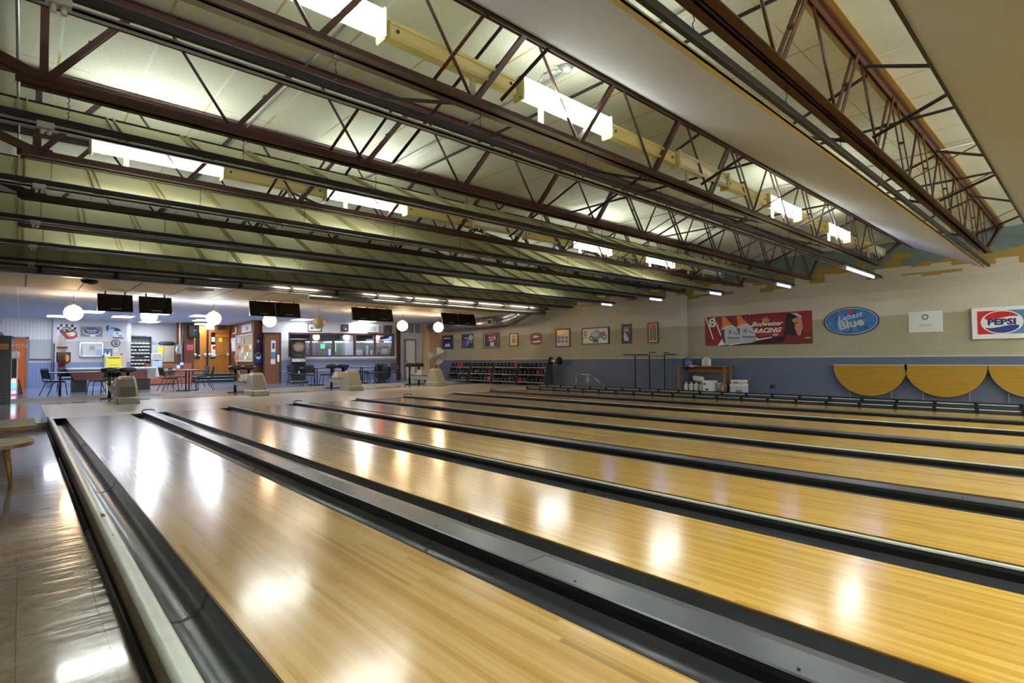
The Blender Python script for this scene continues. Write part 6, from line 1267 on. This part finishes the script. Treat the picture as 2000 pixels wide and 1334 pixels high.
for j in range(4):
    q = dup(sp[0], (xs0-0.35+0.2*j, 30.99, zT+0.001), 0.9); q['label'] = 'grey shoe lying on top of the shoe rack'; q['group'] = 'shoes on top of the rack'
WC = Wall((0, 29.0), (10, 29.0)); c, w_, h_ = WC.put(286, 707, 374, 749); zct = WC.at(340, 706.5).z
t = thing('front_counter', 'reddish wooden service counter with dark top', 'counter', (c.x, 29.0, FZ)); b = MB().m('counter_wood'); b.box(-w_/2+0.35, w_/2, 0, 0.6, 0, zct-FZ-0.03); b.box(-w_/2, -w_/2+0.35, 0.0, 0.6, 0.0, zct-FZ-0.06); b.build('cabinet_body', t)
b = MB().m('darkgrey'); b.box(-w_/2+0.30, w_/2+0.02, -0.04, 0.62, zct-FZ-0.03, zct-FZ); b.build('countertop', t); b = MB().m('counter_wood'); b.box(-w_/2, w_/2*0.2, -0.35, -0.001, 0, 0.36); b.build('low_bench', t); b = MB().m('black'); b.box(-w_/2, w_/2*0.2, -0.36, -0.35, 0, 0.05); b.build('kick_strip', t)
xc = c.x
def onc(u): return WC.at(u, 700).x
simple('white_freezer', 'narrow white unit with papers in front of the counter', 'unit', (onc(304.5), 28.78, FZ+0.361), [('body', 'beige', [(-0.2, 0.2, -0.1, 0.2, 0, 0.72, 0.01)]), ('paper_sheet', 'paleblue', [(-0.19, 0.19, -0.105, -0.1, 0.40, 0.70)])])
simple('register_monitor', 'white cash register monitor on the counter', 'monitor', (onc(310), 29.2, zct), [('screen_case', 'white', [(-0.26, 0.18, -0.05, 0.12, 0.08, 0.40, 0.02)]), ('display', 'labelgrey', [(-0.22, 0.14, -0.056, -0.05, 0.13, 0.36)]), ('stand', 'darkgrey', [(-0.1, 0.05, 0, 0.1, 0, 0.09)])])
WCB = Wall((0, 30.7), (10, 30.7)); c, w_, h_ = WCB.put(297, 674, 319.5, 706); zq = c.z+h_/2
simple('storage_cabinet', 'left pale metal cabinet with a yellow note behind the counter', 'cabinet', (c.x, 30.9, FZ), [('body', 'lightgrey', [(-w_/2, w_/2, -0.2, 0.3, 0, zq-FZ, 0.006)]), ('yellow_note', 'yellow', [(0.0, 0.22, -0.206, -0.2, zq-FZ-0.42, zq-FZ-0.12)])])
c, w_, h_ = WCB.put(320, 674.5, 341, 706); simple('storage_cabinet', 'right beige metal cabinet behind the counter', 'cabinet', (c.x, 30.9, FZ), [('body', 'beige', [(-w_/2, w_/2, -0.2, 0.3, 0, zq-FZ-0.02, 0.006)])])
t = thing('gym_bag', 'long dark grey bag lying on top of the beige cabinet', 'bag', (WCB.at(327, 670).x, 30.85, zq-0.019)); b = MB().m('darkgrey', True); b.box(-0.34, 0.34, -0.13, 0.13, 0, 0.2, 0.07); b.build('bag_body', t); b = MB().m('darkred', True); b.ball((0.42, 0.05, 0.08), 0.08, 10, 8); b.build('red_end', t)
for k in range(9):
    o = MB().m('paper', True); x = onc(315)+0.065*k; o.lathe([(0, 0), (0.024, 0), (0.02, 0.09), (0.01, 0.13), (0, 0.135)], (0, 0, 0), 10); q = o.build('sauce_bottle'); q.location = (x, 28.93, FZ+0.60+0.001); tag(q, 'small white bottle in the row on the counter ledge', 'bottle', 'white bottles on the counter ledge')
simple('counter_ledge', 'narrow dark ledge on the counter front under the white bottles', 'ledge', (onc(325), 28.92, FZ+0.58), [('board', 'black', [(-0.32, 0.36, -0.08, 0.075, 0, 0.02)])])
c, w_, h_ = WC.put(345, 706.5, 358.5, 719.5); simple('schedule_poster', 'blue and white quartered poster on the counter front', 'poster', (c.x, 28.995, c.z-h_/2), [('sheet', 'paper', [(-w_/2, w_/2, -0.01, -0.001, 0, h_)]), ('blue_quarters', 'blue', [(-w_/2, 0, -0.012, -0.01, h_/2, h_), (0, w_/2, -0.012, -0.01, 0, h_/2)])])
# conduits and boxes left of the panelled post
W9 = Wall((0, 29.8), (10, 29.8)); b = MB().m('cream_light', True); x0 = W9.at(350.5, 690).x
b.tube([(x0, 29.72, CC-0.02), (x0, 29.72, 1.95), (x0-0.14, 29.72, 1.75), (x0-0.14, 29.72, 1.55)], 0.04, 8); tag(b.build('conduit_pipe'), 'cream conduit pipe with a bend left of the panelled post', 'pipe')
b = MB().m('lightgrey', True); x1 = W9.at(356, 690).x; b.tube([(x1, 29.72, CC-0.02), (x1, 29.72, 2.3), (x1-0.05, 29.72, 1.9), (x1-0.03, 29.72, 0.95)], 0.015, 6); tag(b.build('hanging_cable'), 'thin pale cable hanging beside the panelled post', 'cable')
wallbox('wall_conduit_backing', (x345, 30.0), (x358, 30.0), 0.3, FZ, CC, 'wood_panel')
c, w_, h_ = W9.put(346.5, 673, 353.5, 692, off=0.08); simple('electrical_box', 'blue grey electrical box beside the panelled post', 'electrical box', (c.x, 29.80, c.z-h_/2), [('box_body', 'grey', [(-w_/2, w_/2, -0.12, 0.18, 0, h_, 0.01)]), ('label_plate', 'lightgrey', [(w_*.1, w_*.45, -0.125, -0.12, h_*.1, h_*.9)])])
c, w_, h_ = W9.put(365, 636, 384.5, 660); t = simple('wall_speaker', 'large black loudspeaker high on the panelled post', 'speaker', (c.x+0.02, 29.6, c.z-h_/2), [('cabinet', 'black', [(-w_/2, w_/2, -0.2, 0.19, 0, h_, 0.015)]), ('badge', 'lightgrey', [(-0.04, 0.12, -0.205, -0.2, h_*.55, h_*.63)])]); b = MB().m('darkgrey', True); b.lathe([(0, -0.21), (0.1, -0.205), (0.12, -0.2)], (0.02, 0, h_*0.3), 18, 'y'); b.build('cone', t)
c, w_, h_ = W9.put(365, 673, 377.5, 683.5); simple('pink_sign', 'small bright pink sign on the panelled post', 'sign', (c.x, 29.795, c.z-h_/2), [('sheet', 'pink', [(-w_/2, w_/2, -0.012, -0.001, 0, h_)]), ('stripe', 'red', [(-w_*.4, w_*.4, -0.014, -0.012, h_*.35, h_*.45)])])
# entrance doors at the top of three steps
zL = WD.at(412, 728.5).z
for k in range(3):
    zz = FZ+(zL-FZ)*(k+1)/3; b = MB().m('darkgreen'); y0 = 29.6+0.3*k; b.box(x376, x449+0.3, y0, 31.0, FZ if k == 0 else FZ+(zL-FZ)*k/3, zz); b.m('lightgrey'); b.box(x376, x449+0.3, y0-0.01, y0+0.03, zz-0.03, zz+0.002); tag(struct('stair_%d' % (k+1), b), kind='structure'); bpy.data.objects['stair_%d' % (k+1)].name = 'floor_step_%d' % (k+1)
def edoor(u0, u1, label, wx0, hinge):
    c, w_, h_ = WD.put(u0, 637, u1, 728.5, off=0.0); t = thing('entrance_door', label, 'door', (c.x, 31.0, zL+0.003), 0); h_ = WD.at((u0+u1)/2, 637).z-zL
    b = MB().m('door_oak'); b.box(-w_/2, w_/2, -0.05, 0.0, 0, h_); b.build('door_leaf', t)
    b = MB().m('black'); b.box(wx0*w_-0.10, wx0*w_+0.10, -0.056, -0.05, h_*0.30, h_*0.86); b.build('glass_strip', t)
    b = MB().m('chrome', True); b.cyl((-w_/2+0.06, -0.12, h_*0.375), (w_/2-0.06, -0.12, h_*0.375), 0.018, 8); b.m('lightgrey'); b.box(-w_/2+0.02, -w_/2+0.12, -0.14, -0.05, h_*.34, h_*.42); b.box(w_/2-0.12, w_/2-0.02, -0.14, -0.05, h_*.34, h_*.42); b.build('push_bar', t)
    return t, w_, h_
edoor(377.5, 403, 'left oak entrance door with dark glass strip and push bar', -0.20, 0)
t, w_, h_ = edoor(406, 447.5, 'right oak entrance door with notices on its glass strip', -0.27, 1)
b = MB().m('paper'); x = -0.27*w_; b.box(x-0.08, x+0.08, -0.06, -0.056, h_*.66, h_*.76); b.box(x-0.09, x+0.10, -0.06, -0.056, h_*.34, h_*.60); b.m('red'); b.box(x-0.02, x+0.10, -0.064, -0.06, h_*.5, h_*.57); b.build('paper_notice', t)
b = MB().m('yellow'); b.box(-0.02, 0.16, -0.056, -0.05, h_*.66, h_*.76); b.build('yellow_note', t)
b = MB().m('orange'); b.box(-0.18, w_/2-0.02, -0.09, -0.055, h_*.765, h_*.815); b.build('orange_bar', t)
b = MB().m('maroon'); c = WD.at(404.5, 680); b.box(c.x-0.045, c.x+0.045, 30.93, 31.04, zL, CC-0.02); tag(b.build('trim_6'), kind='structure')
WX = Wall((0, 30.6), (20, 30.6)); c, w_, h_ = WX.put(402.5, 635.5, 418, 643.5); t = thing('exit_sign', 'lit white EXIT sign hanging above the entrance doors', 'exit sign', (c.x, 30.6, c.z-h_/2), 0)
b = MB().m('exit_lit'); b.box(-w_/2, w_/2, -0.05, 0.03, 0, h_, 0.01); b.build('sign_box', t); text('lettering', 'EXIT', h_*0.75, 'pink', t, 0, h_*0.5, -0.053, 0.004, sx=1.1); b = MB().m('lightgrey'); b.box(-0.02, 0.02, -0.02, 0.0, h_, CC-(c.z-h_/2)); b.build('stem', t)
c, w_, h_ = WX.put(428, 637, 443, 642.5); simple('door_closer', 'dark door closer bar above the right entrance door', 'door closer', (c.x, 30.9, c.z-h_/2), [('arm', 'darkgrey', [(-w_/2, w_/2, -0.06, 0.04, 0, h_)])])
# bulletin wall
def onV(label, name, cat, box, parts):
    c, w_, h_ = WV.put(*box); t = thing(name, label, cat, (c.x, c.y, c.z-h_/2), WV.rz)
    for nm_, items in parts:
        b = MB()
        for k, (m_, (a_, c_, e_, f_), y0, y1) in enumerate(items): b.m(m_); b.box(a_*w_/2, e_*w_/2, -y1, -y0, h_*c_, h_*f_)
        b.build(nm_, t)
    return t, w_, h_
onV('large framed bulletin board covered with pinned papers', 'bulletin_board', 'bulletin board', (462, 653, 494.5, 706.5), [('frame', [('beige', (-1, 0, 1, .05), 0.001, 0.05), ('beige', (-1, .95, 1, 1), 0.001, 0.05), ('beige', (-1, .05, -.94, .95), 0.001, 0.05), ('beige', (.94, .05, 1, .95), 0.001, 0.05)]), ('cork_sheet', [('cork', (-.94, .05, .94, .95), 0.001, 0.02)])]+[('pinned_paper', [(m_, bb, 0.0205, 0.024)]) for m_, bb in (('paleblue', (-.85, .70, -.45, .93)), ('darkgreen', (-.05, .65, .06, .82)), ('paper', (-.12, .64, .0, .80)), ('red', (-.72, .48, -.42, .60)), ('orange', (.0, .40, .22, .58)), ('orange', (.28, .40, .46, .60)), ('pink', (-.9, .06, -.7, .24)), ('paper', (-.3, .33, -.1, .52)), ('paper', (.05, .08, .25, .22)), ('paper', (.3, .2, .5, .34)), ('lightgrey', (-.6, .2, -.3, .4)), ('paper', (.65, .45, .9, .6)), ('lightgrey', (.7, .12, .9, .32)))])
onV('blue and white poster left of the bulletin board', 'wall_poster', 'poster', (451.5, 660, 460.5, 686), [('sheet', [('paleblue', (-1, 0, 1, 1), 0.001, 0.012), ('paper', (-.6, .2, .5, .8), 0.0125, 0.014), ('blue', (-1, .0, -.7, .6), 0.0125, 0.014)])])
t, w_, h_ = onV('white and blue script beer sign above the bulletin board', 'beer_sign', 'sign', (472, 632, 493, 650.5), [('plate', [('darkgrey', (-1, 0, 1, 1), 0.001, 0.02), ('paper', (-.9, .1, .9, .9), 0.0205, 0.024)])]); text('lettering', 'Lite', h_*0.6, 'blue', t, 0.1, h_*0.5, -0.03, 0.01, shear=0.3, sx=1.3)
onV('small dark red framed box above the blue poster', 'wall_box', 'box', (455.5, 640, 463, 652), [('frame', [('paper', (-1, 0, 1, .15), 0.001, 0.05), ('paper', (.6, .15, 1, 1), 0.001, 0.05), ('darkred', (-1, .15, .6, 1), 0.001, 0.04)])])
c = WV.at(446, 653, 0.05); t = thing('metal_letters', 'small silver ornamental letters near the right entrance door', 'decoration', (c.x, c.y, c.z-0.12), WV.rz); text('lettering', 'XA', 0.24, 'chrome', t, 0, 0.12, -0.01, 0.012, ext=0.01)
p0, p1 = WV.at(457, 695, 0.05), WV.at(474, 740, 0.45); b = MB().m('tan', True); b.cyl(p0, (p1.x, p1.y, FZ+0.02), 0.016, 8); tag(b.build('leaning_broomstick'), 'thin wooden stick leaning below the bulletin board', 'stick')
# bottle poster on the pier
c, w_, h_ = WB.put(496.5, 658, 511.5, 713); t = thing('bottle_sign', 'bottle shaped beer sign with dark blue label on the pier', 'sign', (c.x, 26.295, c.z-h_/2), 0)
prf = [(0.20, 1.0), (0.22, 0.9), (0.28, 0.72), (0.42, 0.60), (0.5, 0.5), (0.5, 0.04), (0.42, 0)]
b = MB().m('deepblue'); b.prism([(x*w_, z*h_) for x, z in prf]+[(-x*w_, z*h_) for x, z in reversed(prf)], -0.02, -0.001, 'xz'); b.build('bottle_board', t)
b = MB().m('darkred'); b.poly([(x*w_, -0.021, z*h_) for x, z in ((-.25, .56), (.25, .56), (.22, .75), (-.22, .75))]); b.m('labelgrey'); b.poly([(x*w_, -0.021, z*h_) for x, z in ell(0, .84, .15, .06)]); b.m('blue'); b.poly([(x*w_, -0.021, z*h_) for x, z in ((-.44, .08), (.44, .08), (.44, .25), (-.44, .2))]); b.m('paper')
for k in range(9): a = PI*k/8; b.poly([(x*w_+0.36*w_*math.cos(a), -0.022, z*h_+h_*(0.30+0.13*math.sin(a))) for x, z in ((-.05, -.012), (.05, -.012), (.05, .012), (-.05, .012))])
b.poly([(x*w_, -0.0225, z*h_) for x, z in ((-.3, .24), (-.15, .33), (.1, .28), (.32, .34), (.3, .22), (.0, .2))]); b.build('bottle_print', t)
# dart machine
p = WW.at(583, 740, 0.42); t = thing('dart_machine', 'tall black electronic dart machine with round board', 'dart machine', (p.x, p.y, FZ), WW.rz)
zd = WW.at(585, 677, 0.55).z-FZ
b = MB().m('black'); b.prism([(-0.18, 0), (0.22, 0), (0.22, zd+0.32), (0.0, zd+0.32), (0.0, zd-0.55), (-0.12, zd-0.7), (-0.06, 0.5)], -0.30, 0.30, 'yz'); b.build('cabinet', t)
b = MB().m('black'); b.box(-0.40, 0.40, -0.16, 0.1, zd+0.27, zd+0.36, 0.02); b.build('light_hood', t)
b = MB().m('black', True); b.lathe([(0, -0.03), (0.27, -0.03), (0.27, 0.0)], (0, -0.003, zd), 30, 'y'); b.build('target_surround', t)
b = MB(); y = -0.036
for k in range(20):
    a0, a1 = 2*PI*(k-.5)/20, 2*PI*(k+.5)/20
    for r0_2, r1_2, ma, mb_ in ((0.03, 0.11, 'black', 'beige'), (0.11, 0.13, 'red', 'tan'), (0.13, 0.185, 'black', 'beige'), (0.185, 0.205, 'tan', 'darkred')):
        b.m(ma if k % 2 else mb_); b.poly([(r_*math.sin(a), y, zd+r_*math.cos(a)) for r_, a in ((r0_2, a0), (r1_2, a0), (r1_2, a1), (r0_2, a1))])
    b.m('white'); b.poly([(0.235*math.sin(a0+0.157)+dx, y, zd+0.235*math.cos(a0+0.157)+dz_) for dx, dz_ in ((-.013, -.013), (.013, -.013), (.013, .013), (-.013, .013))])
b.m('orange'); b.poly([(x, y-0.001, zd+z) for x, z in ell(0, 0, 0.03, 0.03, 12)]); b.build('dartboard', t)
b = MB().m('screen'); b.box(-0.14, 0.14, -0.012, 0.0, zd-0.50, zd-0.34); b.build('display', t); b = MB().m('white'); b.box(-0.03, 0.03, -0.20, -0.18, 0.44, 0.56); b.build('coin_plate', t)
b = MB().m('black'); b.box(-0.42, 0.42, -0.3, 0.25, 0.0, 0.10, 0.02); b.build('plinth', t)
# things above the windows
for bx_, lb, shp in (((601, 632, 628, 647.5), 'black framed pale picture above the first window pane', [('paper', rect(-1, -1, 1, 1)), ('lightgrey', rect(-.8, -.6, .8, .7)), ('darkred', rect(-.7, -.4, -.2, 0)), ('grey', rect(0, -.4, .7, .1))]), ((666, 634, 680.5, 647.5), 'small dark framed picture above the third window pane', [('darkgrey', rect(-1, -1, 1, 1)), ('red', rect(-.7, -.5, .1, -.1)), ('white', rect(0, -.6, .7, -.2)), ('grey', rect(-.8, .3, .8, .6))])):
    c, w_, h_ = WW.put(*bx_); picture(lb, c, w_, h_, WW.rz, 'black', 'paper', shp, 0.035)
c, w_, h_ = WW.put(717, 636, 739, 649); t = simple('air_conditioner', 'beige air conditioner unit above the bar windows', 'air conditioner', (c.x, c.y, c.z-h_/2), [('housing', 'beige', [(-w_/2, w_/2, -0.16, -0.002, 0, h_, 0.01)]), ('grille', 'grey', [(-w_*.42, w_*.25, -0.166, -0.16, h_*.15, h_*.85)]), ('controls', 'lightgrey', [(w_*.3, w_*.45, -0.166, -0.16, h_*.2, h_*.8)])], WW.rz)
c, w_, h_ = WW.put(748, 636, 763.5, 656.5); t = simple('wall_speaker', 'black loudspeaker above the last bar window pane', 'speaker', (c.x, c.y, c.z-h_/2), [('cabinet', 'black', [(-w_/2, w_/2, -0.25, -0.03, 0, h_, 0.015)])], WW.rz); b = MB().m('darkgrey', True)
for zf_, r_ in ((0.3, 0.12), (0.72, 0.06)): b.lathe([(0, -0.262), (r_*.8, -0.257), (r_, -0.25)], (0, 0, h_*zf_), 18, 'y')
b.build('cone', t)
